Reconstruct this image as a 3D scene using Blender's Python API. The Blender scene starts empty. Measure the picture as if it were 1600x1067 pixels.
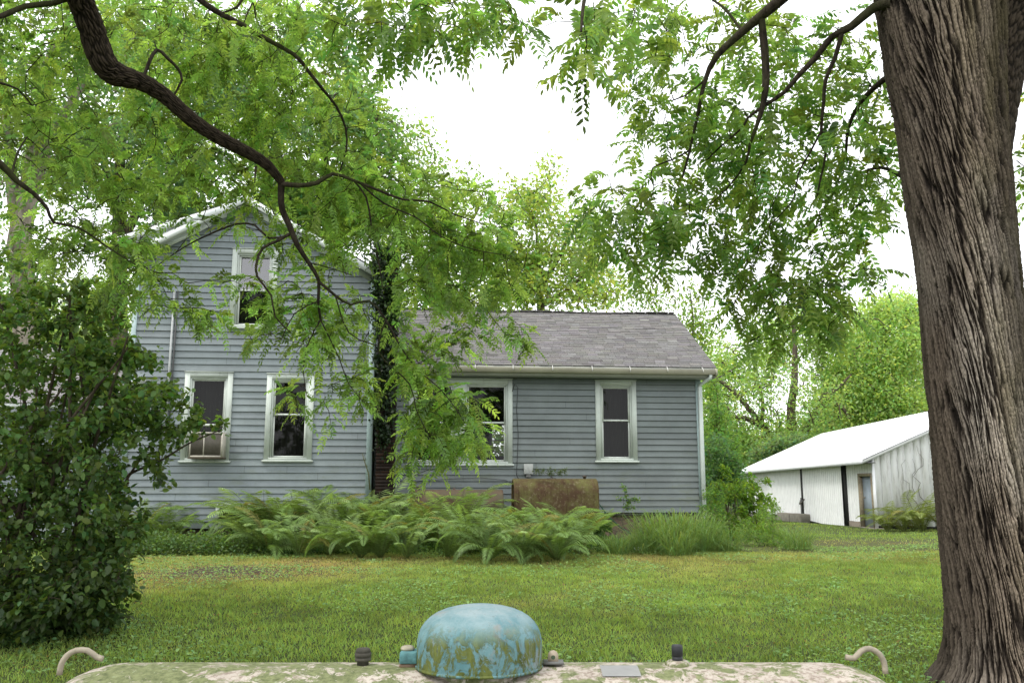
import bpy, math, random
import numpy as np
from mathutils import Vector, Matrix
PI = math.pi
rng = np.random.default_rng(7); random.seed(7)
SC = bpy.context.scene
COL = SC.collection
# ------------------------------------------------------------------ camera
EYE = 1.65; PITCH = math.radians(9.68); F = 1360.0
cp, sp = math.cos(PITCH), math.sin(PITCH)
cam = bpy.data.cameras.new('camera'); camo = bpy.data.objects.new('camera', cam); COL.objects.link(camo)
camo.location = (0, 0, EYE); camo.rotation_euler = (PI/2 + PITCH, 0, 0)
cam.sensor_width = 36; cam.lens = 36*F/1600; cam.clip_start = .05; cam.clip_end = 900
SC.camera = camo
def ray(px, py):
    a = (px-800)/F; b = (533.5-py)/F
    return np.array([a, cp - b*sp, sp + b*cp])
def at(px, py, Y):
    d = ray(px, py); d = d/d[1]*Y
    return np.array([d[0], d[1], d[2]+EYE])
def ss(x):
    x = np.clip(x, 0, 1); return x*x*(3-2*x)
def gz(x, y):
    y = np.asarray(y, float); x = np.asarray(x, float)
    z = .6*ss((y+2)/19.) - .2*ss((y-18)/10) - .14*ss((y-29)/18)
    return z + .03*np.sin(x*.7+1)*np.sin(y*.45) + .012*np.sin(x*2.1)*np.cos(y*1.7)
def ground_hit(px, py):
    d = ray(px, py); Y = 5.
    for _ in range(60):
        X = d[0]/d[1]*Y; t = (float(gz(X, Y))-EYE)/d[2]; Y = .5*Y+.5*max(.5, min(120, t*d[1]))
    return np.array([d[0]/d[1]*Y, Y, float(gz(d[0]/d[1]*Y, Y))])
# ------------------------------------------------------------------ noise
def _h(ix, iy, iz=0, s=0):
    n = (ix.astype(np.int64)*374761393 + iy.astype(np.int64)*668265263 + np.asarray(iz, dtype=np.int64)*2147483647 + s*974634777) & 0xffffffff
    n = ((n ^ (n >> 13))*1274126177) & 0xffffffff
    n = (n ^ (n >> 16)) & 0xffffffff
    return n/4294967295.0
def vnoise(x, y, s=0, per=None):
    xi = np.floor(x); yi = np.floor(y); fx = x-xi; fy = y-yi
    fx = fx*fx*(3-2*fx); fy = fy*fy*(3-2*fy)
    x0, x1 = (xi, xi+1) if per is None else (xi % per, (xi+1) % per)
    a = _h(x0, yi, 0, s); b = _h(x1, yi, 0, s); c = _h(x0, yi+1, 0, s); d = _h(x1, yi+1, 0, s)
    return (a*(1-fx)+b*fx)*(1-fy)+(c*(1-fx)+d*fx)*fy
def fbm(x, y, s=0, o=4):
    r = 0; a = .5
    for k in range(o): r = r+a*vnoise(x*2**k, y*2**k, s+k); a *= .5
    return r
def voronoi_edge(x, y, per, s=0):
    xi = np.floor(x); yi = np.floor(y)
    f1 = np.full(x.shape, 9.); f2 = np.full(x.shape, 9.); idv = np.zeros(x.shape)
    for dx in (-1, 0, 1):
        for dy in (-1, 0, 1):
            cx = xi+dx; cy = yi+dy; w = cx % per
            hx = _h(w, cy, 0, s); hy = _h(w, cy, 0, s+5)
            d = np.hypot(cx+.1+.8*hx-x, cy+hy-y)
            m = d < f1
            f2 = np.where(m, f1, np.minimum(f2, d)); idv = np.where(m, hx, idv); f1 = np.where(m, d, f1)
    return f2-f1, idv
# ------------------------------------------------------------------ mesh helpers
def np_mesh(name, V, Fq, mat, parent=None, col=None, smooth=False, sizes=None):
    """V (n,3), Fq (m,k) faces of equal size or flat loops + sizes, col (n,3) vertex colour"""
    me = bpy.data.meshes.new(name)
    V = np.asarray(V, np.float32); me.vertices.add(len(V)); me.vertices.foreach_set('co', V.ravel())
    if sizes is None:
        Fq = np.asarray(Fq, np.int32); m, k = Fq.shape; loops = Fq.ravel(); starts = np.arange(m, dtype=np.int32)*k
    else:
        loops = np.asarray(Fq, np.int32); sz = np.asarray(sizes, np.int32); m = len(sz); starts = np.concatenate([[0], np.cumsum(sz)[:-1]]).astype(np.int32)
    me.loops.add(len(loops)); me.loops.foreach_set('vertex_index', loops)
    me.polygons.add(m); me.polygons.foreach_set('loop_start', starts)
    if smooth: me.polygons.foreach_set('use_smooth', np.ones(m, bool))
    me.update(calc_edges=True); me.validate()
    if col is not None:
        a = me.color_attributes.new('col', 'FLOAT_COLOR', 'POINT')
        c = np.ones((len(V), 4), np.float32); c[:, :3] = col; a.data.foreach_set('color', c.ravel())
    if mat is not None: me.materials.append(mat)
    o = bpy.data.objects.new(name, me); COL.objects.link(o)
    if parent is not None: o.parent = parent
    return o
class MB:
    """collects shapes; build() links ONE mesh object"""
    def __init__(s): s.V = []; s.F = []; s.C = []; s.c = 1.0
    def add(s, vs, fs, c=None):
        b = len(s.V); s.V += [tuple(v) for v in vs]; s.F += [tuple(b+i for i in f) for f in fs]
        c = s.c if c is None else c
        c = (c, c, c) if np.isscalar(c) else c
        s.C += [c]*len(vs)
    def box(s, x0, x1, y0, y1, z0, z1, c=None):
        s.add([(x0,y0,z0),(x1,y0,z0),(x1,y1,z0),(x0,y1,z0),(x0,y0,z1),(x1,y0,z1),(x1,y1,z1),(x0,y1,z1)],
              [(0,3,2,1),(4,5,6,7),(0,1,5,4),(1,2,6,5),(2,3,7,6),(3,0,4,7)], c)
    def bevbox(s, x0, x1, y0, y1, z0, z1, b=.004, c=None):
        # box whose long edges towards -y are chamfered
        pts = [(x0+b,y0),(x1-b,y0),(x1,y0+b),(x1,y1),(x0,y1),(x0,y0+b)]
        n = 6; vs = [(x,y,z0) for x,y in pts]+[(x,y,z1) for x,y in pts]
        s.add(vs, [tuple(range(n-1,-1,-1)), tuple(range(n,2*n))]+[(i,(i+1)%n,n+(i+1)%n,n+i) for i in range(n)], c)
    def prism(s, pts, axis, a0, a1, c=None):
        """pts 2D polygon ccw; axis 'x','y','z' extrusion"""
        def P(p, a):
            return {'x': (a,p[0],p[1]), 'y': (p[0],a,p[1]), 'z': (p[0],p[1],a)}[axis]
        n = len(pts); vs = [P(p,a0) for p in pts]+[P(p,a1) for p in pts]
        s.add(vs, [tuple(range(n-1,-1,-1)), tuple(range(n,2*n))]+[(i,(i+1)%n,n+(i+1)%n,n+i) for i in range(n)], c)
    def tube(s, pts, rad, n=8, c=None, cap=True):
        pts = [np.array(p, float) for p in pts]; rad = [rad]*len(pts) if np.isscalar(rad) else rad
        t0 = pts[1]-pts[0]; t0 = t0/ (np.linalg.norm(t0)+1e-9)
        ref = np.array([0,0,1.]) if abs(t0[2]) < .9 else np.array([1.,0,0])
        u = np.cross(t0, ref); u /= np.linalg.norm(u); vs = []; fs = []
        for i, p in enumerate(pts):
            t = pts[min(i+1, len(pts)-1)]-pts[max(i-1, 0)]; t = t/(np.linalg.norm(t)+1e-9)
            u = u - t*np.dot(u, t); u /= np.linalg.norm(u)+1e-9; w = np.cross(t, u)
            for k in range(n):
                a = 2*PI*k/n; vs.append(p+rad[i]*(math.cos(a)*u+math.sin(a)*w))
        for i in range(len(pts)-1):
            for k in range(n): fs.append((i*n+k, i*n+(k+1)%n, (i+1)*n+(k+1)%n, (i+1)*n+k))
        if cap: fs += [tuple(range(n-1,-1,-1)), tuple(range((len(pts)-1)*n, len(pts)*n))]
        s.add(vs, fs, c)
    def lathe(s, prof, cx=0, cy=0, n=24, c=None):
        """prof [(r,z)] bottom to top"""
        vs = []; fs = []
        for r, z in prof:
            for k in range(n): vs.append((cx+r*math.cos(2*PI*k/n), cy+r*math.sin(2*PI*k/n), z))
        for i in range(len(prof)-1):
            for k in range(n): fs.append((i*n+k, i*n+(k+1)%n, (i+1)*n+(k+1)%n, (i+1)*n+k))
        fs += [tuple(range(n-1,-1,-1)), tuple(range((len(prof)-1)*n, len(prof)*n))]
        s.add(vs, fs, c)
    def build(s, name, mat, parent=None, smooth=False, bevel=0):
        flat = [i for f in s.F for i in f]
        o = np_mesh(name, np.array(s.V), flat, mat, parent, np.array(s.C), smooth, [len(f) for f in s.F])
        if bevel:
            m = o.modifiers.new('b', 'BEVEL'); m.width = bevel; m.segments = 2; m.limit_method = 'ANGLE'
        return o
def thing(name, label, cat, loc=(0,0,0), rz=0, group=None):
    o = bpy.data.objects.new(name, None); COL.objects.link(o); o.location = tuple(float(v) for v in loc); o.rotation_euler = (0,0,rz)
    o.empty_display_size = .2
    o['label'] = label; o['category'] = cat
    if group: o['group'] = group
    return o
def tag(o, label=None, cat=None, group=None, kind=None):
    if label: o['label'] = label
    if cat: o['category'] = cat
    if group: o['group'] = group
    if kind: o['kind'] = kind
    return o
# ------------------------------------------------------------------ materials
class NT:
    def __init__(s, name):
        s.m = bpy.data.materials.new(name); s.m.use_nodes = True; s.t = s.m.node_tree; s.t.nodes.clear()
        s.out = s.t.nodes.new('ShaderNodeOutputMaterial')
    def n(s, typ, ins=None, **kw):
        nd = s.t.nodes.new(typ)
        for k, v in kw.items(): setattr(nd, k, v)
        for k, v in (ins or {}).items():
            if isinstance(v, tuple) and len(v) == 2 and hasattr(v[0], 'outputs'): s.t.links.new(v[0].outputs[v[1]], nd.inputs[k])
            elif hasattr(v, 'outputs'): s.t.links.new(v.outputs[0], nd.inputs[k])
            else:
                if isinstance(v, (tuple, list)) and len(v) == 3 and nd.inputs[k].type == 'RGBA': v = (*v, 1)
                nd.inputs[k].default_value = v
        return nd
    def coord(s, scale=(1,1,1), kind='Object'):
        tc = s.n('ShaderNodeTexCoord'); return s.n('ShaderNodeMapping', {'Vector': (tc, kind), 'Scale': scale})
    def noise(s, vec, scale=5, detail=4, rough=.55, dist=0):
        return s.n('ShaderNodeTexNoise', {'Vector': vec, 'Scale': scale, 'Detail': detail, 'Roughness': rough, 'Distortion': dist})
    def ramp(s, fac, stops, interp='LINEAR'):
        r = s.n('ShaderNodeValToRGB', {'Fac': fac}); cr = r.color_ramp; cr.interpolation = interp
        while len(cr.elements) < len(stops): cr.elements.new(.5)
        for e, (p, c) in zip(cr.elements, stops):
            e.position = p; e.color = (c, c, c, 1) if np.isscalar(c) else (*c, 1)
        return r
    def mix(s, fac, a, b, mode='MIX'):
        nd = s.t.nodes.new('ShaderNodeMix'); nd.data_type = 'RGBA'; nd.blend_type = mode
        for idx, v in ((0, fac), (6, a), (7, b)):
            if isinstance(v, tuple) and len(v) == 2 and hasattr(v[0], 'outputs'): s.t.links.new(v[0].outputs[v[1]], nd.inputs[idx])
            elif hasattr(v, 'outputs'):
                o = v.outputs[2] if v.bl_idname == 'ShaderNodeMix' else v.outputs[0]
                s.t.links.new(o, nd.inputs[idx])
            else: nd.inputs[idx].default_value = (*v, 1) if isinstance(v, tuple) and len(v) == 3 else v
        return nd
    def col(s): return s.n('ShaderNodeAttribute', attribute_name='col')
    def bsdf(s, color, rough=.7, bump=None, bstr=.3, bdist=.02, spec=.3, metal=0):
        b = s.n('ShaderNodeBsdfPrincipled', {'Roughness': rough, 'Specular IOR Level': spec, 'Metallic': metal})
        o = color.outputs[2] if getattr(color, 'bl_idname', '') == 'ShaderNodeMix' else (color.outputs[0] if hasattr(color, 'outputs') else None)
        if o is not None: s.t.links.new(o, b.inputs['Base Color'])
        else: b.inputs['Base Color'].default_value = (*color, 1)
        if bump is not None:
            bn = s.n('ShaderNodeBump', {'Height': bump, 'Strength': bstr, 'Distance': bdist}); s.t.links.new(bn.outputs[0], b.inputs['Normal'])
        s.t.links.new(b.outputs[0], s.out.inputs[0]); return b
def leaf_mat(name, trans=.45, gloss=.06, tcol=(1.5, 1.55, .55), rough=.4):
    T = NT(name); c = T.col()
    d = T.n('ShaderNodeBsdfDiffuse', {'Color': c})
    tc = T.mix(1.0, c, tcol, 'MULTIPLY')
    t = T.n('ShaderNodeBsdfTranslucent'); T.t.links.new(tc.outputs[2], t.inputs[0])
    m = T.n('ShaderNodeMixShader', {0: trans}); T.t.links.new(d.outputs[0], m.inputs[1]); T.t.links.new(t.outputs[0], m.inputs[2])
    g = T.n('ShaderNodeBsdfGlossy', {'Roughness': rough, 'Color': (.9,.95,.9)})
    m2 = T.n('ShaderNodeMixShader', {0: gloss}); T.t.links.new(m.outputs[0], m2.inputs[1]); T.t.links.new(g.outputs[0], m2.inputs[2])
    T.t.links.new(m2.outputs[0], T.out.inputs[0]); return T.m
LEAF = leaf_mat('leaf', .5, .02, (2.4, 2.35, 1.3), .45)
LEAFD = leaf_mat('leaf_dark', .35, .02, (1.9, 1.85, .7), .4)
GRASS = leaf_mat('grass_blade', .4, .012, (1.6, 1.55, .7), .6)
def bark_mat(name, dark, light, scale=18, moss=None):
    T = NT(name); v = T.coord((1,1,.25)); a = T.noise(v, scale, 6, .65); b = T.noise(T.coord(), 2.2, 3)
    r = T.ramp(a, [(.33, dark), (.62, light)])
    c = r
    if moss:
        f = T.ramp(b, [(.48, 0.), (.62, .75)]); c = T.mix(f, r, moss)
    T.bsdf(c, .9, a, .9, .03, .15); return T.m
BARK = bark_mat('bark_dark', (.012,.009,.007), (.06,.047,.035), 30, (.05,.055,.02))
BARKG = bark_mat('bark_grey', (.10,.085,.065), (.34,.30,.24), 5)
BARKB = bark_mat('bark_brown', (.035,.028,.02), (.12,.095,.07), 10)
def vc_mat(name, rough=.6, nscale=9, namt=.25, bstr=.2, spec=.3, bdist=.01):
    """vertex colour times soft noise"""
    T = NT(name); v = T.coord(); a = T.noise(v, nscale, 5, .6); r = T.ramp(a, [(.3, 1-namt), (.7, 1+namt*.3)])
    c = T.mix(1., T.col(), r, 'MULTIPLY'); T.bsdf(c, rough, a, bstr, bdist, spec); return T.m
# ------------------------------------------------------------------ foliage helpers
def norm(a): return a/(np.linalg.norm(a, axis=-1, keepdims=True)+1e-9)
def leaves_mesh(P, D, Nn, L, W, C, six=True, fold=.25, curl=.15):
    """leaf base P (n,3), direction D, normal Nn, length L, half-width W, colours C -> V, F, col"""
    n = len(P); D = norm(D); S = norm(np.cross(D, Nn)); U = np.cross(S, D)
    L = np.broadcast_to(L, n)[:, None]; W = np.broadcast_to(W, n)[:, None]
    if six:
        pts = [P, P+D*L*.28+S*W*.92+U*W*fold, P+D*L*.68+S*W*.78+U*(W*fold-L*curl*.4), P+D*L-U*L*curl,
               P+D*L*.68-S*W*.78+U*(W*fold-L*curl*.4), P+D*L*.28-S*W*.92+U*W*fold]
        V = np.stack(pts, 1).reshape(-1, 3); b = np.arange(n)[:, None]*6
        Fq = np.concatenate([b+np.array([[0,1,2,3]]), b+np.array([[0,3,4,5]])], 0); C = np.repeat(C, 6, 0)
    else:
        pts = [P, P+D*L*.45+S*W+U*W*fold, P+D*L-U*L*curl, P+D*L*.45-S*W+U*W*fold]
        V = np.stack(pts, 1).reshape(-1, 3); b = np.arange(n)[:, None]*4; Fq = b+np.array([[0,1,2,3]]); C = np.repeat(C, 4, 0)
    return V, Fq, C
def rcol(n, base, var=.25, hue=.15):
    base = np.array(base); k = 1+var*rng.normal(0, .6, (n, 1)); h = hue*rng.normal(0, .6, n)
    c = base*np.clip(k, .35, 1.9); c[:, 0] *= 1+h*.9; c[:, 2] *= 1-h*.5; return np.clip(c, .003, .9)
def rdir(n):
    return norm(rng.normal(size=(n, 3)))
def compound(P, D, L, nl, ll, lw, base, droop=.35, var=.25, hue=.2):
    """pinnate leaves: base P, direction D, rachis length L; nl pairs"""
    n = len(P); D = norm(D); up = np.array([0,0,1.]); S = norm(np.cross(D, up)+1e-4); U = np.cross(S, D)
    roll = rng.uniform(-.9, .9, n)[:, None]; S2 = S*np.cos(roll)+U*np.sin(roll); U2 = np.cross(S2, D)
    allP = []; allD = []; allN = []; allL = []; allC = []; L = np.broadcast_to(L, n)
    leafc = rcol(n, base, var, hue)
    for j in range(nl*2+1):
        t = .22+.78*(j//2)/nl if j < nl*2 else 1.0
        side = (1 if j % 2 else -1) if j < nl*2 else 0
        pos = P + D*(L*t)[:, None] - up*(L*droop*t*t)[:, None]
        tang = norm(D - up*(2*droop*t))
        d = tang*(.35+.25*t)+S2*side if side else tang
        d = d - up*.18 + rng.normal(0, .13, (n, 3))
        allP.append(pos+rng.normal(0, .003, (n, 3))); allD.append(d); allN.append(U2+rng.normal(0, .28, (n, 3)))
        allL.append(ll*(.75+.35*math.sin(PI*min(1, t*.9)))*rng.uniform(.8, 1.15, n)); allC.append(leafc*rng.uniform(.85, 1.15, (n, 1)))
    P_ = np.concatenate(allP); L_ = np.concatenate(allL)
    V, Fq, C = leaves_mesh(P_, np.concatenate(allD), np.concatenate(allN), L_, L_*lw, np.concatenate(allC), True)
    # rachis: a thin ribbon
    q = [P, P+D*(L*.5)[:, None]-up*(L*droop*.25)[:, None], P+D*L[:, None]-up*(L*droop)[:, None]]
    w = S2*.0016; Vr = np.stack([q[0]-w, q[0]+w, q[1]-w, q[1]+w, q[2]-w, q[2]+w], 1).reshape(-1, 3); b = np.arange(n)[:, None]*6+len(V)
    Fr = np.concatenate([b+np.array([[0,1,3,2]]), b+np.array([[2,3,5,4]])]); V = np.concatenate([V, Vr]); Fq = np.concatenate([Fq, Fr])
    C = np.concatenate([C, np.repeat(leafc*1.2, 6, 0)]); return V, Fq, C
def merge(lst):
    V = []; Fq = []; C = []; b = 0
    for v, f, c in lst: V.append(v); Fq.append(f+b); C.append(c); b += len(v)
    return np.concatenate(V), np.concatenate(Fq), np.concatenate(C)
class Skel:
    """branch skeleton: hero polylines then twigs grown to target points"""
    def __init__(s): s.P = []; s.R = []; s.lines = []
    def line(s, pts, rad, wob=0):
        pts = np.array(pts, float); rad = np.array(rad, float)
        # resample (Catmull-Rom)
        out = []; ro = []
        for i in range(len(pts)-1):
            p0 = pts[max(i-1, 0)]; p1 = pts[i]; p2 = pts[i+1]; p3 = pts[min(i+2, len(pts)-1)]
            k = max(2, min(8, int(np.linalg.norm(p2-p1)/.09)))
            for j in range(k):
                t = j/k; out.append(.5*((2*p1)+(-p0+p2)*t+(2*p0-5*p1+4*p2-p3)*t*t+(-p0+3*p1-3*p2+p3)*t**3)); ro.append(rad[i]*(1-t)+rad[i+1]*t)
        out.append(pts[-1]); ro.append(rad[-1]); out = np.array(out); ro = np.array(ro)
        if wob: out[1:-1] += rng.normal(0, wob, (len(out)-2, 3))
        s.lines.append((out, ro)); s.P += list(out); s.R += list(ro); return out
    def grow(s, T, r0=.006, step=.25, droop=.25, wob=.12, maxlen=9e9):
        P = np.array(s.P); R = np.array(s.R)
        d0 = np.array([np.min(np.sum((P-t)**2, 1)) for t in T]); ends = []
        buf = np.zeros((len(P)+len(T)*14, 3)); buf[:len(P)] = P; rb = np.zeros(len(buf)); rb[:len(P)] = R; n = len(P)
        for i in np.argsort(d0):
            t = T[i]; dd = np.sum((buf[:n]-t)**2, 1); k = int(np.argmin(dd)); a = buf[k]; L = math.sqrt(dd[k])
            if L < .03 or L > maxlen: continue
            m = max(2, min(12, int(L/step)+1)); r = min(max(r0, rb[k]*.55), r0*(1+1.2*L))
            pts = [a]
            side = rng.normal(0, 1, 3); side -= np.dot(side, t-a)*(t-a)/L**2
            for j in range(1, m+1):
                q = j/m; p = a+(t-a)*q+side*wob*L*math.sin(PI*q)*.5; p = p+np.array([0,0,1])*droop*L*math.sin(PI*q)*.35
                if j < m: p = p+rng.normal(0, .02*L, 3)
                pts.append(p)
            rr = np.linspace(r, r0*.45, m+1); s.lines.append((np.array(pts), rr))
            buf[n:n+m] = pts[1:]; rb[n:n+m] = rr[1:]; n += m; ends.append((pts[-1], pts[-1]-pts[-2], pts))
        return ends
    def mesh(s, mb, lo=0, hi=9):
        for pts, rr in s.lines:
            n = 12 if rr[0] > .05 else 8 if rr[0] > .02 else 5 if rr[0] > .008 else 3
            mb.tube(pts, list(rr), n, cap=False)
def ell(lst):
    """targets in pixel ellipses (cx, cy, rx, ry, Y, dY, n)"""
    T = []
    for cx, cy, rx, ry, Y, dY, n in lst:
        a = rng.uniform(0, 2*PI, n); r = np.sqrt(rng.uniform(0, 1, n))
        for k in range(n): T.append(at(cx+rx*r[k]*math.cos(a[k]), cy+ry*r[k]*math.sin(a[k]), Y+dY*rng.uniform(-1, 1)))
    return np.array(T)
# ================================================================== world, sun
SUN_EL = math.radians(58); SUN_AZ = math.radians(-118)   # azimuth from +Y towards +X: behind the camera, to the left
W = bpy.data.worlds.new('World'); SC.world = W; W.use_nodes = True; nt = W.node_tree
bg = nt.nodes['Background']; sky = nt.nodes.new('ShaderNodeTexSky'); sky.sky_type = 'NISHITA'; sky.sun_disc = False
sky.sun_elevation = SUN_EL; sky.sun_rotation = SUN_AZ; sky.air_density = 1; sky.dust_density = 4
mx = nt.nodes.new('ShaderNodeMix'); mx.data_type = 'RGBA'; mx.inputs[0].default_value = .8
mx.inputs[7].default_value = (17.6, 17.8, 18.2, 1)          # thin white overcast veil over the sky
nt.links.new(sky.outputs[0], mx.inputs[6]); nt.links.new(mx.outputs[2], bg.inputs[0]); bg.inputs[1].default_value = .14
sl = bpy.data.lights.new('sun', 'SUN'); so = bpy.data.objects.new('sun', sl); COL.objects.link(so)
sl.energy = 2.0; sl.angle = math.radians(12); sl.color = (1, .96, .88)
sd = Vector((math.sin(SUN_AZ)*math.cos(SUN_EL), math.cos(SUN_AZ)*math.cos(SUN_EL), math.sin(SUN_EL)))
so.rotation_euler = sd.to_track_quat('Z', 'Y').to_euler(); so.location = (-20, -20, 30)
SC.view_settings.view_transform = 'Standard'; SC.view_settings.look = 'None'; SC.view_settings.exposure = 0
SC.cycles.max_bounces = 8; SC.cycles.transmission_bounces = 6; SC.cycles.transparent_max_bounces = 6
SC.cycles.use_denoising = True
# ================================================================== ground
def dryness(x, y):
    n = fbm(x*.9+20, y*.9+20, 3); n2 = fbm(x*.25+5, y*.25+9, 8); n3 = fbm(x*2.7, y*2.7, 31)
    d = np.clip((n-.52)*2.6, 0, 1)*.5
    dp = np.exp(-(((x+4.0)/1.9)**2+((y-12.4)/1.15)**2)*1.1)            # worn patch left of the middle
    d = d+dp*1.3*(.6+n3*.9)
    d = d+.55*np.exp(-((y-14.3-.05*x)/.9)**2)*(.3+n)+.5*np.exp(-(((x-6.5)/3.5)**2+((y-17.5)/2.)**2))*(.3+n)
    d = d+.35*np.exp(-(((x-2.4)/1.5)**2+((y-13.3)/.8)**2))
    return np.clip(d+(n2-.5)*.3, 0, 1.3), dp*(.6+.9*n3)
gx = np.concatenate([np.linspace(-400, -30, 24), np.linspace(-28, 28, 225), np.linspace(30, 400, 24)])
gy = np.concatenate([np.linspace(-60, -6, 12), np.linspace(-5, 32, 186), np.linspace(34, 500, 40)])
GX, GY = np.meshgrid(gx, gy); GZ = gz(GX, GY)
dr, bare = dryness(GX, GY)
g0 = np.array([.075,.10,.03]); g1 = np.array([.12,.095,.045]); g2 = np.array([.085,.062,.048])
gc = g0+(g1-g0)*np.clip(dr, 0, 1)[..., None]; bb = np.clip((bare-.55)*2.2, 0, 1)[..., None]; gc = gc*(1-bb)+g2*bb
nx, ny = len(gx), len(gy); idx = np.arange(nx*ny).reshape(ny, nx)
GF = np.stack([idx[:-1,:-1], idx[:-1,1:], idx[1:,1:], idx[1:,:-1]], -1).reshape(-1, 4)
ground = np_mesh('ground', np.stack([GX, GY, GZ], -1).reshape(-1, 3), GF, vc_mat('soil', .95, 14, .5, .8, .1, .03), None, gc.reshape(-1, 3), True)
tag(ground, kind='structure')
# grass blades
def blades(n, ymin, ymax, h, w):
    y = np.sqrt(rng.uniform(ymin**2, ymax**2, n)); x = y*rng.uniform(-.88, .88, n)
    return x, y, h, w
def make_grass(name, x, y, h, w, mat, base, dry, label=None, lean=.45):
    n = len(x); dr, bare = dryness(x, y)
    keep = rng.uniform(0, 1, n) > np.clip(bare*1.4-.35, 0, .93)
    x, y, dr = x[keep], y[keep], dr[keep]; n = len(x); h = np.broadcast_to(h, len(keep))[keep]; w = np.broadcast_to(w, len(keep))[keep]
    z = gz(x, y)-.008; B = np.stack([x, y, z], 1); a = rng.uniform(0, 2*PI, n)
    tall = .35*fbm(x*1.3, y*1.3, 77)+.65*np.clip((fbm(x*5, y*5, 78)-.3)*2.2, 0, 1.2)
    hh = h*rng.uniform(.5, 1.25, n)*(1-.45*np.clip(dr, 0, 1))*(.55+tall*.9); S = np.stack([np.cos(a), np.sin(a), 0*a], 1)*w[:, None]
    ln = rng.normal(0, lean, (n, 3)); ln[:, 2] = 1; M_ = B+norm(ln)*hh[:, None]*.55; ln2 = ln.copy(); ln2[:, :2] *= 2.1; Tp = M_+norm(ln2)*hh[:, None]*.5
    V = np.stack([B-S, B+S, M_+S*.75, Tp, M_-S*.75], 1).reshape(-1, 3); b = np.arange(n)[:, None]*5; Fq = b+np.array([[0,1,2,3,4]])
    c = rcol(n, base, .25, .2); m = np.clip(dr*.8*rng.uniform(.4, 1.4, n), 0, 1)[:, None]; c = c*(1-m)+rcol(n, dry, .25, .1)*m
    dk = fbm(x*.5+3, y*.5, 55)[:, None]; c = c*(.35+.6*dk+.4*fbm(x*2.3, y*2.3, 12)[:, None]+.55*np.clip(fbm(x*6, y*6, 13)*1.6-.3, 0, 1)[:, None])
    o = np_mesh(name, V, Fq, mat, None, np.repeat(c, 5, 0)); tag(o, label, kind='stuff'); return o
n1 = 330000; x, y, _, _ = blades(n1, 6.2, 15.6, 0, 0)
x2, y2, _, _ = blades(160000, 14.5, 46, 0, 0); X_ = np.concatenate([x, x2]); Y_ = np.concatenate([y, y2])
kk = ~((Y_ > 16.6) & (Y_ < 26) & (X_ < 4.6) | (Y_ > 29) & (X_ > 11.4)); X_, Y_ = X_[kk], Y_[kk]
make_grass('grass', X_, Y_, .06, .0028+.00024*Y_, GRASS, (.215,.305,.08), (.46,.36,.17), 'short mown green grass of the lawn with dry yellowish patches')
# broad-leaved clover and plantain in the lawn
n = 60000; y = np.sqrt(rng.uniform(6.2**2, 17**2, n)); x = y*rng.uniform(-.64, .64, n); k = fbm(x*.8+40, y*.8, 91) > .46; x, y = x[k], y[k]; n = len(x)
P = np.stack([x, y, gz(x, y)+rng.uniform(.02, .055, n)], 1); D = rdir(n); D[:, 2] = np.abs(D[:, 2])*.25
V, Fq, C = leaves_mesh(P, D, np.array([0,0,1.])+rng.normal(0, .3, (n, 3)), rng.uniform(.018, .045, n), rng.uniform(.008, .018, n), rcol(n, (.20,.32,.12), .35, .15))
tag(np_mesh('clover', V, Fq, GRASS, None, C), 'low clover leaves scattered through the lawn', kind='stuff')
n = 2600; y = rng.uniform(7, 16, n); x = y*rng.uniform(-.6, .6, n); k = fbm(x*.6+4, y*.6, 17) > .5; x, y = x[k], y[k]; n = len(x)
P = np.stack([x, y, gz(x, y)+.02], 1); D = rdir(n); D[:, 2] *= .2
V, Fq, C = leaves_mesh(P, D, np.array([0,0,1.])+rng.normal(0, .4, (n, 3)), rng.uniform(.02, .05, n), .009, rcol(n, (.22,.14,.06), .3, .2))
tag(np_mesh('fallen_leaves', V, Fq, LEAFD, None, C), 'small brown fallen leaves lying in the grass', kind='stuff')
# ================================================================== farmhouse
TH = math.atan(.095); HO = at(583, 640, 18.0); HZ = .6
EU = np.array([math.cos(TH), math.sin(TH), 0]); EN = np.array([-math.sin(TH), math.cos(TH), 0])
HB = np.array([HO[0], HO[1], HZ])
def H(px, py, dep=0):
    """pixel -> (u, z above the house base) on the plane dep behind the main facade"""
    d = ray(px, py); o = np.array([0, 0, EYE]); q = HB+EN*dep
    t = np.dot(q-o, EN)/np.dot(d, EN); p = o+d*t
    return float(np.dot(p-HB, EU)), float(p[2]-HZ)
house = thing('farmhouse', 'old blue-grey clapboard farmhouse with gabled two-storey part and low shingled wing', 'house', HB, TH)
def paint_mat(name, rough=.55, dirt=.45, moss=.7):
    T = NT(name); v = T.coord(); n1 = T.noise(v, 1.6, 5, .65); n2 = T.noise(T.coord((4,1,.8)), 5, 5, .7); n3 = T.noise(v, 22, 3)
    c = T.mix(1., T.col(), T.ramp(n1, [(.3, .82), (.7, 1.08)]), 'MULTIPLY')
    c = T.mix(T.ramp(n2, [(.58, 0.), (.8, dirt)]), c, (.13,.14,.10))
    sp_ = T.n('ShaderNodeSeparateXYZ', {0: T.n('ShaderNodeTexCoord').outputs[3] and (T.n('ShaderNodeTexCoord'), 'Object')})
    low = T.n('ShaderNodeMapRange', {'Value': (sp_, 2), 'From Min': 2.2, 'From Max': .5, 'To Min': .0, 'To Max': 1.})
    f = T.n('ShaderNodeMath', {0: low, 1: T.ramp(T.noise(T.coord((.6,1,2.2)), 2.3, 6, .7), [(.52, 0.), (.68, moss)])}, operation='MULTIPLY')
    c = T.mix(f, c, (.12,.14,.06))
    T.bsdf(c, rough, n3, .15, .004, .25); return T.m
SIDE = paint_mat('siding_paint'); TRIM = paint_mat('trim_paint', .5, .55, .6)
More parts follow.
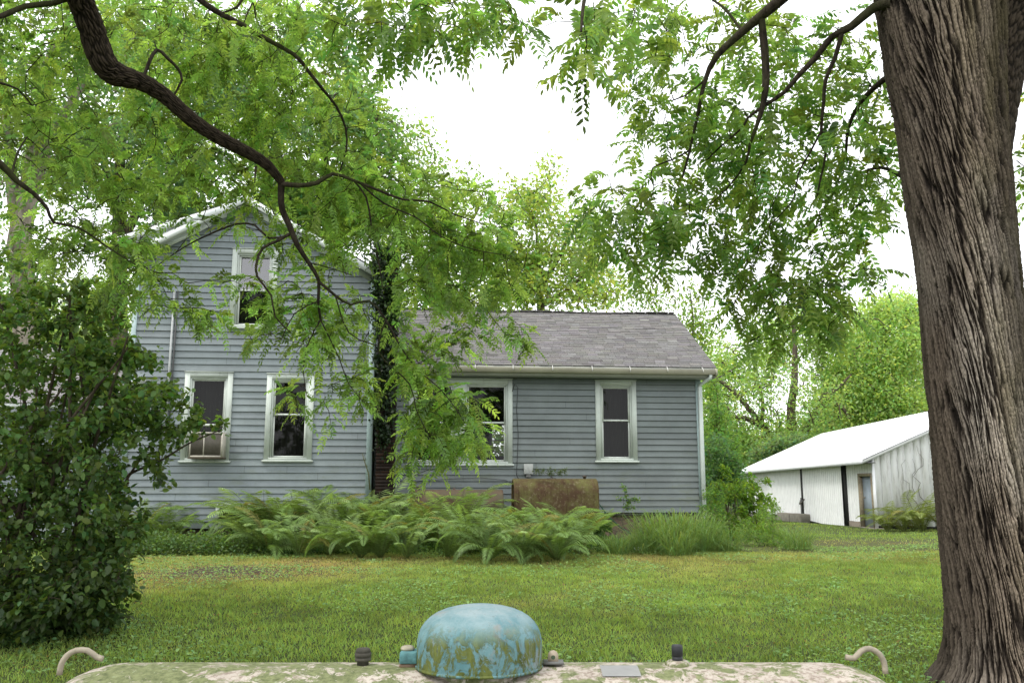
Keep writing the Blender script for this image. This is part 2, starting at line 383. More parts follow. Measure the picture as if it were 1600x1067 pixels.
BOARD = vc_mat('old_wood', .85, 14, .35, .4, .2)
DARK = NT('interior_dark'); DARK.bsdf((.02,.018,.016), .9); DARK = DARK.m
def glass_mat(name, fac=.10, tint=(.75,.8,.78)):
    T = NT(name); n = T.noise(T.coord(), 1.2, 2); bm = T.n('ShaderNodeBump', {'Height': n, 'Strength': .12, 'Distance': .05})
    g = T.n('ShaderNodeBsdfGlossy', {'Roughness': .02, 'Color': (1,1,1)}); T.t.links.new(bm.outputs[0], g.inputs['Normal'])
    t = T.n('ShaderNodeBsdfTransparent', {'Color': tint}); m = T.n('ShaderNodeMixShader', {0: fac})
    T.t.links.new(t.outputs[0], m.inputs[1]); T.t.links.new(g.outputs[0], m.inputs[2]); T.t.links.new(m.outputs[0], T.out.inputs[0]); return T.m
GLASS = glass_mat('window_glass', .018, (.55,.58,.56)); GLASS2 = glass_mat('window_glass_bright', .16)
SCREEN = glass_mat('insect_screen', .02, (.45,.46,.46))
def siding(name, y0, z0, z1, ulo, uhi, holes, base, h=.137, parent=None, mat=None, flip=1):
    mb = MB(); z = z0; pr = .026
    while z < z1-1e-4:
        zt = min(z+h, z1); cuts = sorted({z, zt} | {q for (a, b, c, d) in holes for q in (c, d) if z < q < zt})
        sh = rng.normal(1, .035); col = tuple(np.array(base)*sh*np.array([1+rng.normal(0, .01), 1, 1+rng.normal(0, .01)]))
        sag = rng.normal(0, .003); jt = [rng.uniform(-8, 6) for _ in range(2)]
        for a, b in zip(cuts[:-1], cuts[1:]):
            m = .5*(a+b); segs = [(None, None)]; bl = [(p, q) for (p, q, c, d) in holes if c < m < d]; bl.sort()
            L0, L1 = ulo(a), ulo(b); R0, R1 = uhi(a), uhi(b)
            if R0-L0 < .02: continue
            cur0, cur1 = L0, L1; segs = []
            for p, q in bl:
                segs.append((cur0, cur1, p, p)); cur0 = cur1 = q
            segs.append((cur0, cur1, R0, R1))
            for s0, s1, e0, e1 in segs:
                if e0-s0 < .01: continue
                ya = y0-(pr+sag)*(zt-a)/h; yb = y0-(pr+sag)*(zt-b)/h
                ns = max(1, int((e0-s0)/.7)); 
                for k in range(ns):
                    f0, f1 = k/ns, (k+1)/ns
                    q0 = (s0+(e0-s0)*f0, ya, a); q1 = (s0+(e0-s0)*f1, ya, a); q2 = (s1+(e1-s1)*f1, yb, b); q3 = (s1+(e1-s1)*f0, yb, b)
                    cj = col if q0[0] < jt[0] else tuple(np.array(col)*.965)
                    mb.add([q0, q1, q2, q3], [(0,1,2,3)], cj)
                    for jx in jt:
                        if q0[0] < jx < q1[0]: mb.add([(jx-.0025,ya-.003,a),(jx+.0025,ya-.003,a),(jx+.0025,yb-.003,b),(jx-.0025,yb-.003,b)], [(0,1,2,3)], tuple(np.array(col)*.35))
                    if a == z:   # butt lip and shadow groove
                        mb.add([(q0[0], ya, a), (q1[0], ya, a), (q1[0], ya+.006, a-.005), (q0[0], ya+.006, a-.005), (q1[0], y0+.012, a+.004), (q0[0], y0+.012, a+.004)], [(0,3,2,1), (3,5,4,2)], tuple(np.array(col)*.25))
        z = zt
    return mb.build(name, mat or SIDE, parent)
TRC = (.50,.55,.50)
def window(px, parent=None, dep=0, up=.5, mull=None, curtain=True, ac=False, g_up=None, wide=False, label=None):
    """px = (left, right, top, bottom) photo pixels of the outer casing"""
    l, r, t, b = px; cy = (t+b)/2; u0 = H(l, cy, dep)[0]; u1 = H(r, cy, dep)[0]; z1 = H((l+r)/2, t, dep)[1]; z0 = H((l+r)/2, b, dep)[1]
    y = dep; cw = .105; sc = (.58,.62,.57)
    m = MB(); j = lambda: tuple(np.array(TRC)*rng.uniform(.92, 1.08))
    m.bevbox(u0, u0+cw, y-.045, y+.05, z0+.03, z1, .006, j()); m.bevbox(u1-cw, u1, y-.045, y+.05, z0+.03, z1, .006, j())
    m.box(u0+cw, u1-cw, y-.045, y+.05, z1-cw, z1, j()); m.box(u0-.012, u1+.012, y-.06, y-.0, z1, z1+.018, j())
    cells = [(u0+cw, u1-cw)]
    if mull:
        ma = H(mull[0], cy, dep)[0]; mb_ = H(mull[1], cy, dep)[0]; m.bevbox(ma, mb_, y-.045, y+.05, z0+.08, z1-cw, .006, j()); cells = [(u0+cw, ma), (mb_, u1-cw)]
    # stepped inner jamb
    for a, c in cells:
        m.box(a, a+.035, y-.022, y+.07, z0+.08, z1-cw, j()); m.box(c-.035, c, y-.022, y+.07, z0+.08, z1-cw, j()); m.box(a+.035, c-.035, y-.022, y+.07, z1-cw-.035, z1-cw, j())
    w = m.build('window', TRIM, parent or house)
    if label: w['label'] = label
    s = MB(); s.bevbox(u0-.03, u1+.03, y-.075, y+.05, z0-.01, z0+.03, .008, j()); s.box(u0+cw-.01, u1-cw+.01, y-.05, y+.05, z0+.03, z0+.08, j())
    s.build('sill', TRIM, w)
    for a, c in cells:
        a += .035; c -= .035; zb = z0+.08; zt = z1-cw-.035; zm = zb+(zt-zb)*up
        for k, (za, zc, yy) in enumerate(((zm-.018, zt, y+.012), (zb, zm+.018, y+.038))):
            s = MB(); st = .038
            s.box(a, a+st, yy, yy+.028, za, zc, sc); s.box(c-st, c, yy, yy+.028, za, zc, sc)
            s.box(a+st, c-st, yy, yy+.028, za, za+st, sc); s.box(a+st, c-st, yy, yy+.028, zc-st*.8, zc, sc)
            s.build('sash', TRIM, w)
            p = MB(); tilt = .03 if (g_up and k == 0) else 0
            p.add([(a+st, yy+.014-tilt*.5, za+st), (c-st, yy+.014-tilt*.5, za+st), (c-st, yy+.016+tilt, zc-st*.8), (a+st, yy+.016+tilt, zc-st*.8)], [(0,1,2,3)])
            p.build('pane', g_up if (g_up and k == 0) else GLASS, w)
        if curtain:
            p = MB(); n = 26; vs = []
            for i in range(n+1):
                uu = a+(c-a)*i/n; yy = y+.16+.018*math.sin(i*1.7)+.008*math.sin(i*4.1); vs += [(uu, yy, zb-.05), (uu, yy+.005, zt+.05)]
            p.add(vs, [(2*i, 2*i+2, 2*i+3, 2*i+1) for i in range(n)]); p.build('curtain', CURT, w, True)
    return w, (u0+.05, u1-.05, z0+.03, z1-.05)
T = NT('curtain_cloth'); CURT = None
nz = T.noise(T.coord((1,1,.15)), 30, 4); T.bsdf(T.ramp(nz, [(.3, (.007,.0065,.006)), (.7, (.022,.02,.017))]), .9); CURT = T.m
# ---- windows
w1, h1 = window((286, 361.5, 582, 722), up=.42)
w2, h2 = window((415, 489.5, 585, 721), up=.56)
w3, h3 = window((361, 433, 390, 514), up=.5, g_up=GLASS2)
# basement window
u0, zt = H(338, 786); u1 = H(392, 786)[0]; zb = H(338, 818)[1]
m = MB(); m.bevbox(u0, u0+.07, -.04, .05, zb, zt, .006, TRC); m.bevbox(u1-.07, u1, -.04, .05, zb, zt, .006, TRC); m.box(u0+.07, u1-.07, -.04, .05, zt-.07, zt, TRC); m.box(u0+.07, u1-.07, -.04, .05, zb, zb+.05, TRC)
bw = m.build('basement_window', TRIM, house); p = MB(); p.add([(u0+.07,.01,zb+.05),(u1-.07,.01,zb+.05),(u1-.07,.01,zt-.07),(u0+.07,.01,zt-.07)], [(0,1,2,3)]); p.build('pane', GLASS, bw)
h4 = (u0+.04, u1-.04, zb, zt-.03)
# ---- main outline
uL = H(203, 560)[0]; ap = H(387, 319); er = H(590, 436); sl_ = (ap[1]-er[1])/(er[0]-ap[0])
sa = H(201, 385); sb = H(312, 352); ssl = (sb[1]-sa[1])/(sb[0]-sa[0])
def m_lo(z):
    if z < sa[1]: return uL
    z_in = sa[1]+(sb[0]-sa[0])*ssl
    u_s = sa[0]+(z-sa[1])/ssl; u_m = ap[0]-(ap[1]-z)/sl_
    return u_s if z < z_in and u_s < u_m else max(u_m, min(u_s, 1e9) if u_s < u_m else u_m)
def m_hi(z): return min(0, ap[0]+(ap[1]-z)/sl_)
ZB = .30
SB = (.222,.256,.266)
siding('wall', 0, ZB, ap[1]-.03, m_lo, m_hi, [h1, h2, h3, h4], SB, parent=house)
DM = 8.5     # depth of the main part
m = MB(); m.add([(0,-.02,ZB),(0,DM,ZB),(0,DM,m_z:=ap[1]-sl_*(0-ap[0])),(0,-.02,m_z)], [(0,1,2,3)], SB); m.build('side_wall', SIDE, house)
zsh = sa[1]; m = MB(); m.add([(uL,.01,ZB),(uL,.01,zsh),(uL,DM,zsh),(uL,DM,ZB)], [(0,1,2,3)], SB); m.build('side_wall', SIDE, house)
m = MB(); m.add([(uL,DM,ZB),(uL,DM,zsh),(ap[0],DM,ap[1]),(0,DM,m_z),(0,DM,ZB)], [(0,1,2,3,4)], SB); m.build('back_wall', SIDE, house)
m = MB(); m.box(uL, 0, .03, DM, ZB-.02, ZB+.02); m.build('floor_deck', DARK, house)
STONE = NT('foundation_stone'); v = STONE.coord((1,1,1.6)); vo = STONE.n('ShaderNodeTexVoronoi', {'Vector': v, 'Scale': 3.2}, feature='DISTANCE_TO_EDGE'); vc = STONE.n('ShaderNodeTexVoronoi', {'Vector': v, 'Scale': 3.2})
c = STONE.mix(STONE.ramp(vo, [(.0, 1.), (.06, 0.)]), STONE.mix(.6, STONE.ramp((vc, 'Color'), [(0, (.06,.042,.03)), (1, (.20,.14,.095))]), (.11,.08,.055)), (.05,.042,.035)); STONE.bsdf(c, .9, vo, .8, .03); STONE = STONE.m
m = MB(); m.box(uL, -.0, .035, .4, -.8, ZB-.03); m.box(uL, uL+.3, .4, DM, -.8, ZB-.03); m.box(-.3, -.0, .4, DM, -.8, ZB-.03); m.box(uL+.3, -.3, DM-.3, DM, -.8, ZB-.03); m.build('foundation', STONE, house)
# corner boards, frieze
CB = (.36,.46,.46)
m = MB(); m.bevbox(-.115, .006, -.04, .06, ZB-.04, er[1]-.05, .006, CB); m.build('corner_board', TRIM, house); m = MB(); m.bevbox(uL-.006, uL+.09, -.04, .06, ZB-.04, sa[1]-.02, .006, CB); m.build('corner_board', TRIM, house)
# ---- shingled roofs
SHM = NT('shingle'); v = SHM.coord(); na = SHM.noise(v, 60, 3); nb = SHM.noise(SHM.coord((1,1,1)), 1.3, 5, .65)
c = SHM.mix(1., SHM.col(), SHM.ramp(na, [(.25, .55), (.75, 1.35)]), 'MULTIPLY'); c = SHM.mix(SHM.ramp(nb, [(.45, 0.), (.75, .45)]), c, (.17,.165,.15)); SHM.bsdf(c, .9, na, .5, .006, .15); SHM = SHM.m
def shingles(name, p0, p1, q0, q1, parent, expo=.115, tab=.24, base=(.205,.20,.197), trimlo=None):
    """p0-p1 eave edge, q0-q1 ridge edge (3D in local coords)"""
    p0, p1, q0, q1 = [np.array(v, float) for v in (p0, p1, q0, q1)]
    L = np.linalg.norm(q0-p0); W_ = np.linalg.norm(p1-p0); nr = int(L/expo); nrm = np.cross(p1-p0, q0-p0); nrm /= np.linalg.norm(nrm)
    if nrm[2] < 0: nrm = -nrm
    V = []; Fq = []; C = []
    for r in range(nr+1):
        v0 = r/nr; v1 = min(1, (r+1.35)/nr); 
        if v0 >= 1: break
        a = 0.; off = rng.uniform(.06, tab) if r % 2 else tab*.4
        ro = rng.normal(0, .002)
        while a < W_:
            b = min(W_, a+(off if a == 0 else tab*rng.choice([.85, 1, 1, 1.2]))); 
            if b-a < .01: break
            f0, f1 = a/W_, (b-.006)/W_; th = .012+rng.uniform(0, .006)+ro; jj = rng.normal(0, .0035)/L
            A = p0*(1-f0)+p1*f0; B = p0*(1-f1)+p1*f1; Cc = q0*(1-f1)+q1*f1; Dd = q0*(1-f0)+q1*f0
            lo0 = A+(Dd-A)*(v0+jj); lo1 = B+(Cc-B)*(v0+jj+rng.normal(0, .001)); hi1 = B+(Cc-B)*v1; hi0 = A+(Dd-A)*v1; k = len(V)
            V += [lo0+nrm*th, lo1+nrm*th, hi1+nrm*.002, hi0+nrm*.002, lo0, lo1]; Fq += [(k,k+1,k+2,k+3), (k+4,k+5,k+1,k)]
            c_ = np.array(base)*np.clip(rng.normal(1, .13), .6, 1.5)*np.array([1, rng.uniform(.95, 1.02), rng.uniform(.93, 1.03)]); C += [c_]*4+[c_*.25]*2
            a = b
    return np_mesh(name, np.array(V), Fq, SHM, parent, np.array(C))
ov = .36; RT = .10
RTR = (.68,.72,.70)
# main roof: right and left slopes run back from the facade
eo = .32
E_r = (er[0]+.05, ap[1]-sl_*(er[0]+.05-ap[0])); uLe = uL-.1; E_l = (uLe, ap[1]-sl_*(ap[0]-uLe))
up_ = .06
mr = MB()
for (e, s) in ((E_r, 1), (E_l, -1)):
    mr.add([(e[0],-ov,e[1]),(ap[0],-ov,ap[1]),(ap[0],DM+.3,ap[1]),(e[0],DM+.3,e[1]),(e[0],-ov,e[1]+RT),(ap[0],-ov,ap[1]+RT),(ap[0],DM+.3,ap[1]+RT),(e[0],DM+.3,e[1]+RT)],
           [(0,1,2,3),(4,7,6,5),(0,4,5,1),(2,6,7,3),(0,3,7,4)], RTR)
roof = mr.build('roof', TRIM, house)
shingles('shingle_cover', (E_r[0]+.03,-ov-.02,E_r[1]+RT+.006), (E_r[0]+.03,DM+.3,E_r[1]+RT+.006), (ap[0],-ov-.02,ap[1]+RT+.006), (ap[0],DM+.3,ap[1]+RT+.006), roof)
# shed dormer roof flush with the facade on the left
s0 = (sa[0]-.10, sa[1]-.1*ssl); s1 = (sb[0]+.55, sb[1]+.55*ssl)
m = MB(); m.add([(s0[0],-ov-.01,s0[1]),(s1[0],-ov-.01,s1[1]),(s1[0],DM,s1[1]),(s0[0],DM,s0[1]),(s0[0],-ov-.01,s0[1]+.13),(s1[0],-ov-.01,s1[1]+.13),(s1[0],DM,s1[1]+.13),(s0[0],DM,s0[1]+.13)],
           [(0,1,2,3),(4,7,6,5),(0,4,5,1),(2,6,7,3),(0,3,7,4),(1,5,6,2)], RTR); dr_ = m.build('dormer_roof', TRIM, house)
shingles('shingle_cover', (s0[0]-.02,DM,s0[1]+.134), (s0[0]-.02,-ov-.03,s0[1]+.134), (s1[0],DM,s1[1]+.134), (s1[0],-ov-.03,s1[1]+.134), dr_)
# rake boards
def rake(a, b, y0, y1, hgt, c=RTR):
    m = MB(); m.add([(a[0],y0,a[1]),(b[0],y0,b[1]),(b[0],y0,b[1]+hgt),(a[0],y0,a[1]+hgt),(a[0],y1,a[1]),(b[0],y1,b[1]),(b[0],y1,b[1]+hgt),(a[0],y1,a[1]+hgt)], [(0,1,2,3),(4,7,6,5),(0,4,5,1),(2,6,7,3),(0,3,7,4),(1,5,6,2)], c); return m
rk = rake((E_r[0], E_r[1]-.06), (ap[0], ap[1]-.06), -ov-.035, -ov-.003, .15); rk.build('rake_board', TRIM, house)
rk = rake((uL+.25, ap[1]-sl_*(ap[0]-uL-.25)-.10), (ap[0], ap[1]-.10), -ov-.035, -ov-.003, .15); rk.build('rake_board', TRIM, house)
rk = rake((s0[0], s0[1]-.03), (s1[0], s1[1]-.03), -ov-.04, -ov-.013, .15); rk.build('rake_board', TRIM, house)
# frieze boards under the rakes against the siding
rake((0, m_hi(9) and ap[1]-sl_*(0-ap[0])-.14), (ap[0], ap[1]-.14), -.05, -.0, .12).build('frieze_board', TRIM, house)
rake((uL, sa[1]-.12), (sb[0]+.1, sb[1]-.12+.1*ssl), -.05, -.0, .12).build('frieze_board', TRIM, house)
rake((uL, ap[1]-sl_*(ap[0]-uL)-.12), (sb[0]+.25, ap[1]-sl_*(ap[0]-sb[0]-.25)-.12), -.07, -.052, .11).build('frieze_board', TRIM, house)
# gutter end on the main eave
g = MB(); g.tube([(E_r[0]+.07,-ov,E_r[1]+.02),(E_r[0]+.07,DM,E_r[1]+.02)], .06, 8, (.6,.63,.62)); g.build('gutter', TRIM, house)
# conduit on the facade
MET = vc_mat('weathered_metal', .45, 12, .25, .1, .5)
ca = H(272.5, 455); cb_ = H(266, 668); uc = .5*(ca[0]+cb_[0])
m = MB(); m.tube([(uc-.03,-.05,cb_[1]-.2),(uc-.03,-.05,ca[1])], .024, 8, (.45,.47,.47)); m.tube([(uc+.035,-.045,cb_[1]-.2),(uc+.035,-.045,ca[1])], .014, 6, (.08,.08,.08)); m.build('electrical_conduit', MET, house)
# ---- wing
WD = .45
uR = H(1097, 690, WD)[0]; ez = H(880, 578, WD-.3)[1]; zb = H(1100, 800, WD)[1]
ue = H(1117, 573, WD-.33)[0]
lo, hi_ = .5, 8.
for _ in range(40):
    md = .5*(lo+hi_); lo, hi_ = (md, hi_) if H(1053, 491, WD+md)[0] < ue else (lo, md)
RD = md; rz = H(1053, 491, WD+RD)[1]; print('wing', uR, ez, zb, ue, RD, rz)
ww1, hw1 = window((638, 800.5, 592, 727), dep=WD, mull=(709.5, 727), curtain=False, up=.51)
ww2, hw2 = window((930.5, 994.5, 595, 722), dep=WD, up=.53)
SW = (.172,.198,.196)
siding('wing_wall', WD, zb, ez-.02, lambda z: .02, lambda z: uR, [hw1, hw2], SW, .131, house)
WB = 2*RD-.35+WD
m = MB(); m.add([(uR,WD,zb),(uR,WB,zb),(uR,WB,ez),(uR,WD+RD-.1,rz-.1),(uR,WD,ez)], [(0,1,2,3,4)], SW); m.build('wing_side_wall', SIDE, house)
# back wall with the window one can look through
b0 = H(768, 690, WB)[0]; b1 = H(806, 690, WB)[0]; c0 = H(780, 712, WB)[1]; c1 = H(780, 664, WB)[1]
m = MB(); m.box(.02, b0, WB, WB+.1, zb, ez, SW); m.box(b1, uR, WB, WB+.1, zb, ez, SW); m.box(b0, b1, WB, WB+.1, zb, c0, SW); m.box(b0, b1, WB, WB+.1, c1, ez, SW); m.build('wing_back_wall', DARK, house)
m = MB(); m.box(b0-.04, b0, WB-.03, WB+.0, c0, c1, (.5,.5,.5)); m.box(b0, b1, WB-.03, WB, (c0+c1)/2-.015, (c0+c1)/2+.015, (.5,.5,.5)); m.build('back_window_frame', TRIM, house)
m = MB(); m.box(.02, uR, WD+.03, WB, zb-.02, zb+.03); m.box(.02, uR, WD+.03, WB, ez-.1, ez-.05); m.build('floor_deck', DARK, house)
m = MB(); m.box(.02, uR-.02, WD+.06, WD+.4, -.8, zb-.02); m.box(uR-.3, uR-.02, WD+.4, WB, -.8, zb-.02); m.box(.02, uR-.3, WB-.3, WB, -.8, zb-.02); m.build('foundation', STONE, house)
m = MB(); m.box(0.02, uR-.02, WD+.0, WD+.05, zb-.06, zb-.015, (.08,.08,.07)); m.build('sill_beam', BOARD, house)
# roof of the wing, ridge sagging slightly
ey = WD-.33
def wroof(y0, z0, y1, z1, name, par=None):
    m = MB(); m.add([(.02,y0,z0),(ue,y0,z0),(ue,y1,z1),(.02,y1,z1),(.02,y0,z0+.10),(ue,y0,z0+.10),(ue,y1,z1+.10),(.02,y1,z1+.10)], [(0,3,2,1),(4,5,6,7),(0,1,5,4),(1,2,6,5),(2,3,7,6),(3,0,4,7)], (.45,.45,.42)); return m
rzz = rz-.1; ezz = ez-.02
m = wroof(ey, ezz, WD+RD, rzz, ''); m2 = wroof(WD+2*RD+.33, ezz, WD+RD, rzz, ''); m.V += m2.V; m.F += [tuple(i+8 for i in f) for f in m2.F]; m.C += m2.C
wr = m.build('wing_roof', TRIM, house)
sh = shingles('shingle_cover', (.02,ey-.02,ezz+.104), (ue+.03,ey-.02,ezz+.104), (.02,WD+RD,rzz+.104), (ue+.03,WD+RD,rzz+.104), wr)
shingles('shingle_cover', (.02,WD+2*RD+.35,ezz+.104), (ue+.03,WD+2*RD+.35,ezz+.104), (.02,WD+RD,rzz+.104), (ue+.03,WD+RD,rzz+.104), wr)
m = MB(); a = 0.02
while a < ue:
    b = min(ue+.03, a+.3); k = rng.uniform(.5, 1.1); sg = .012*math.sin(a*2.1)-.03*math.sin(a/ue*PI)
    m.add([(a,WD+RD-.15,rzz+.055+sg+.05),(b-.01,WD+RD-.15,rzz+.055+sg+.05),(b-.01,WD+RD,rzz+.15+sg),(a,WD+RD,rzz+.15+sg),(b-.01,WD+RD+.15,rzz+.055+sg+.05),(a,WD+RD+.15,rzz+.055+sg+.05)], [(0,1,2,3),(3,2,4,5)], (.12*k,.11*k,.11*k)); a = b
m.build('ridge_cap', SHM, wr)
# fascia, gutter, hangers, downspout
FA = (.36,.345,.27)
m = MB(); m.box(.1, ue, ey-.02, ey+.0, ezz-.12, ezz+.09, (.30,.31,.27)); m.box(.1, ue-.02, ey, WD-.03, ezz-.13, ezz-.1, (.25,.27,.25)); m.build('fascia', TRIM, house)
m = MB(); gp = [(-.11,.05),(-.11,.045),(-.10,-.05),(-.03,-.065),(-.022,-.06),(-.022,.05),(-.03,.05),(-.035,-.05),(-.095,-.038),(-.103,.05)]
m.prism([(ey+p[0], ezz+.0+p[1]) for p in gp], 'x', .35, ue-.02, FA); m.build('gutter', TRIM, house)
m = MB(); m.add([(ue-.02,ey-.11,ezz-.07),(ue-.02,ey+.15,ezz-.12),(ue-.02,ey+.15,ezz+.12),(ue-.02,ey-.11,ezz+.07),(ue+.02,ey-.11,ezz-.07),(ue+.02,ey+.15,ezz-.12),(ue+.02,ey+.15,ezz+.12),(ue+.02,ey-.11,ezz+.07)], [(0,1,2,3),(4,7,6,5),(0,4,5,1),(1,5,6,2),(2,6,7,3),(3,7,4,0)], FA); m.build('gutter_end', TRIM, house)
for px in (676, 742, 801, 862.5, 924, 983, 1041, 1096):
    u = H(px, 575, ey)[0]; m = MB(); m.tube([(u,ey-.115,ezz-.02),(u,ey-.13,ezz+.03),(u+.004,ey-.06,ezz+.085),(u+.01,ey+.02,ezz+.13)], .008, 5, (.65,.65,.62)); m.build('gutter_hanger', MET, house)
m = MB(); du = uR-.03; m.bevbox(du-.05, du+.035, WD-.13, WD-.05, .1, ezz-.28, .01, (.5,.56,.52)); m.tube([(ue-.12,ey-.06,ezz-.06),(ue-.13,ey-.05,ezz-.13),(du,WD-.09,ezz-.24),(du,WD-.09,ezz-.32)], .038, 8, (.5,.56,.52)); m.build('downspout', TRIM, house)
m = MB(); m.bevbox(uR-.11, uR+.004, WD-.042, WD+.06, zb-.02, ezz-.12, .006, CB); m.build('corner_board', TRIM, house)
# electric box, wire
u, z = H(825, 733, WD); m = MB(); m.box(u-.095, u+.09, WD-.13, WD-.03, z-.11, z+.1, (.33,.35,.33)); m.box(u-.1, u+.095, WD-.14, WD-.13, z-.1, z+.11, (.37,.39,.37)); m.box(u-.05, u+.05, WD-.11, WD-.05, z-.17, z-.11, (.2,.2,.19)); m.build('electric_box', MET, house, bevel=.006)
pts = [(H(px, py, WD)[0], WD-.045, H(px, py, WD)[1]) for px, py in ((800,612),(804,600),(809,606),(807,640),(809.5,680),(808,715),(807,742),(812,752))]
m = MB(); m.tube(pts, .008, 5, (.03,.03,.03)); pts = [(H(px, py, WD)[0], WD-.05, H(px, py, WD)[1]) for px, py in ((650,752),(700,748),(750,746),(790,750),(812,762))]; m.tube(pts, .006, 5, (.05,.05,.05)); m.build('wire', MET, house)
# ---- low wing on the left with its own shingled roof, behind the lilac
m = MB(); lz1 = H(120, 640, .5)[1]; lz2 = H(60, 548, 3.2)[1]; lu = H(-120, 700, .5)[0]
siding('low_wing_wall', .8, -.35, lz1-.05, lambda z: lu, lambda z: uL-.01, [], SB, parent=house)
m = MB(); m.add([(lu-.2,.3,lz1),(uL+.0,.3,lz1),(uL+.0,3.4,lz2),(lu-.2,3.4,lz2),(lu-.2,.3,lz1+.1),(uL+.0,.3,lz1+.1),(uL+.0,3.4,lz2+.1),(lu-.2,3.4,lz2+.1)], [(0,3,2,1),(4,5,6,7),(0,1,5,4),(1,2,6,5),(2,3,7,6),(3,0,4,7)], RTR); lr = m.build('low_wing_roof', TRIM, house)
shingles('shingle_cover', (lu-.2,.28,lz1+.104), (uL-.01,.28,lz1+.104), (lu-.2,3.4,lz2+.104), (uL-.01,3.4,lz2+.104), lr, base=(.30,.29,.29))
m = MB(); m.box(lu, uL, 3.4, 3.5, -.3, lz2+.1, SB); m.box(lu-.1, lu, .8, 3.4, -.3, lz1, SB); m.build('low_wing_back', SIDE, house)
# small entry hood beside the corner
a = H(184, 618, -.5); b = H(216, 592, -.5); m = MB(); m.add([(a[0],-.55,a[1]),(b[0],-.55,b[1]),(b[0],.4,b[1]),(a[0],.4,a[1]),(a[0],-.55,a[1]+.05),(b[0],-.55,b[1]+.05),(b[0],.4,b[1]+.05),(a[0],.4,a[1]+.05)], [(0,3,2,1),(4,5,6,7),(0,1,5,4),(1,2,6,5),(2,3,7,6),(3,0,4,7)], (.6,.62,.58)); m.build('entry_hood', TRIM, house)
# ---- air conditioner in the first window
au0 = H(296, 700, -.3)[0]; au1 = H(348, 700, -.3)[0]; az0 = H(320, 714, -.3)[1]; az1 = H(320, 675, -.3)[1]
p0 = HB+EU*au0+EN*(-.33)+np.array([0,0,az0]); w_ = au1-au0; h_ = az1-az0
ac = thing('air_conditioner', 'dingy beige window air conditioner resting in the left ground floor window', 'air conditioner', p0, TH)
AC = (.48,.45,.38); m = MB(); m.box(0, w_, .02, .45, 0, h_, AC); m.box(0, .03, 0, .02, 0, h_, AC); m.box(w_-.03, w_, 0, .02, 0, h_, AC); m.box(.03, w_-.03, 0, .02, 0, .03, AC); m.box(.03, w_-.03, 0, .02, h_-.03, h_, AC); m.build('casing', MET, ac)
m = MB(); n = int((w_-.06)/.014)
for i in range(n): m.box(.03+i*.014, .034+i*.014, .004, .019, .03, h_-.03, (.10,.085,.065))
m.box(w_*.42, w_*.42+.02, -.004, .004, .03, h_-.03, AC); m.build('grille', MET, ac)
m = MB(); m.box(-.02, w_+.02, .0, .4, -.03, -.004, (.10,.08,.06)); m.build('bracket', BOARD, ac)
# ---- chimney with ivy
cy0, cy1 = -.28, WD-.04; cu0 = H(587.5, 700, cy0)[0]+.0; cu1 = H(616, 700, cy0)[0]; ctop = H(600, 398, 0)[1]
cb0 = HB+EU*cu0+EN*cy0
ch = thing('chimney', 'dark sooty brick chimney standing in the corner between the two house parts', 'chimney', (cb0[0], cb0[1], HZ-.1), TH)
BR = NT('chimney_brick'); v = BR.coord((1,1,1)); b_ = BR.n('ShaderNodeTexBrick', {'Vector': BR.n('ShaderNodeMapping', {'Vector': (BR.n('ShaderNodeTexCoord'), 'Object'), 'Rotation': (PI/2, 0, 0)}), 'Color1': (.04,.02,.012), 'Color2': (.02,.012,.009), 'Mortar': (.025,.02,.016), 'Scale': 1., 'Mortar Size': .012, 'Brick Width': .21, 'Row Height': .07})
n_ = BR.noise(BR.coord((1,1,.5)), 4, 6, .7); c = BR.mix(BR.ramp(n_, [(.4, 0.), (.6, .85)]), b_, (.012,.010,.009)); BR.bsdf(c, .9, n_, .8, .03, .1); BR = BR.m
cw_ = cu1-cu0; cd_ = cy1-cy0
m = MB(); z = 0; 
while z < ctop+.1:
    j = rng.normal(0, .004, 2); m.box(j[0], cw_+j[1], rng.normal(0, .006), cd_, z, z+.066, 1); z += .0675
m.box(.012, cw_-.012, .012, cd_-.01, 0, ctop+.08, .3); m.build('stack', BR, ch)
m = MB(); m.box(-.03, cw_+.03, -.03, cd_+.03, ctop+.1, ctop+.2); m.build('cap', BR, ch)
# ================================================================== white shed at the right
BO = at(1366, 765, 29.0); BA = -math.atan(.044)
BZ = float(gz(BO[0], 29))
barn = thing('shed', 'long white metal-clad shed with sliding doors and white roof beyond the lawn', 'shed', (BO[0], 29.0, BZ), BA)
bex = np.array([math.cos(BA), math.sin(BA), 0]); bey = np.array([-math.sin(BA), math.cos(BA), 0]); bo = np.array([BO[0], 29., BZ])
def Bt(px, py, x=0):
    d = ray(px, py); o = np.array([0, 0, EYE]); q = bo+bex*x; t = np.dot(q-o, bex)/np.dot(d, bex); p = o+d*t-bo
    return float(np.dot(p, bey)), float(p[2])
def Bg(px, py, y=0):
    d = ray(px, py); o = np.array([0, 0, EYE]); q = bo+bey*y; t = np.dot(q-o, bey)/np.dot(d, bey); p = o+d*t-bo
    return float(np.dot(p, bex)), float(p[2])
BL = Bt(1168, 770)[0]; eav = Bt(1366, 712)[1]-.02; print('barn', BL, eav, BZ)
WM = vc_mat('white_sheet', .5, 3, .10, .05, .3); WB_ = None
T = NT('white_boards'); v = T.coord((1,1,.12)); n_ = T.noise(v, 9, 6, .75); n2 = T.noise(T.coord((1,1,.25)), 2.2, 5, .7)
c = T.mix(T.ramp(n_, [(.52, 0.), (.70, .8)]), (.80,.81,.80), (.36,.34,.31)); c = T.mix(T.ramp(n2, [(.5, 0.), (.75, .5)]), c, (.42,.41,.37)); T.bsdf(c, .8, n_, .4, .01, .2); WB_ = T.m
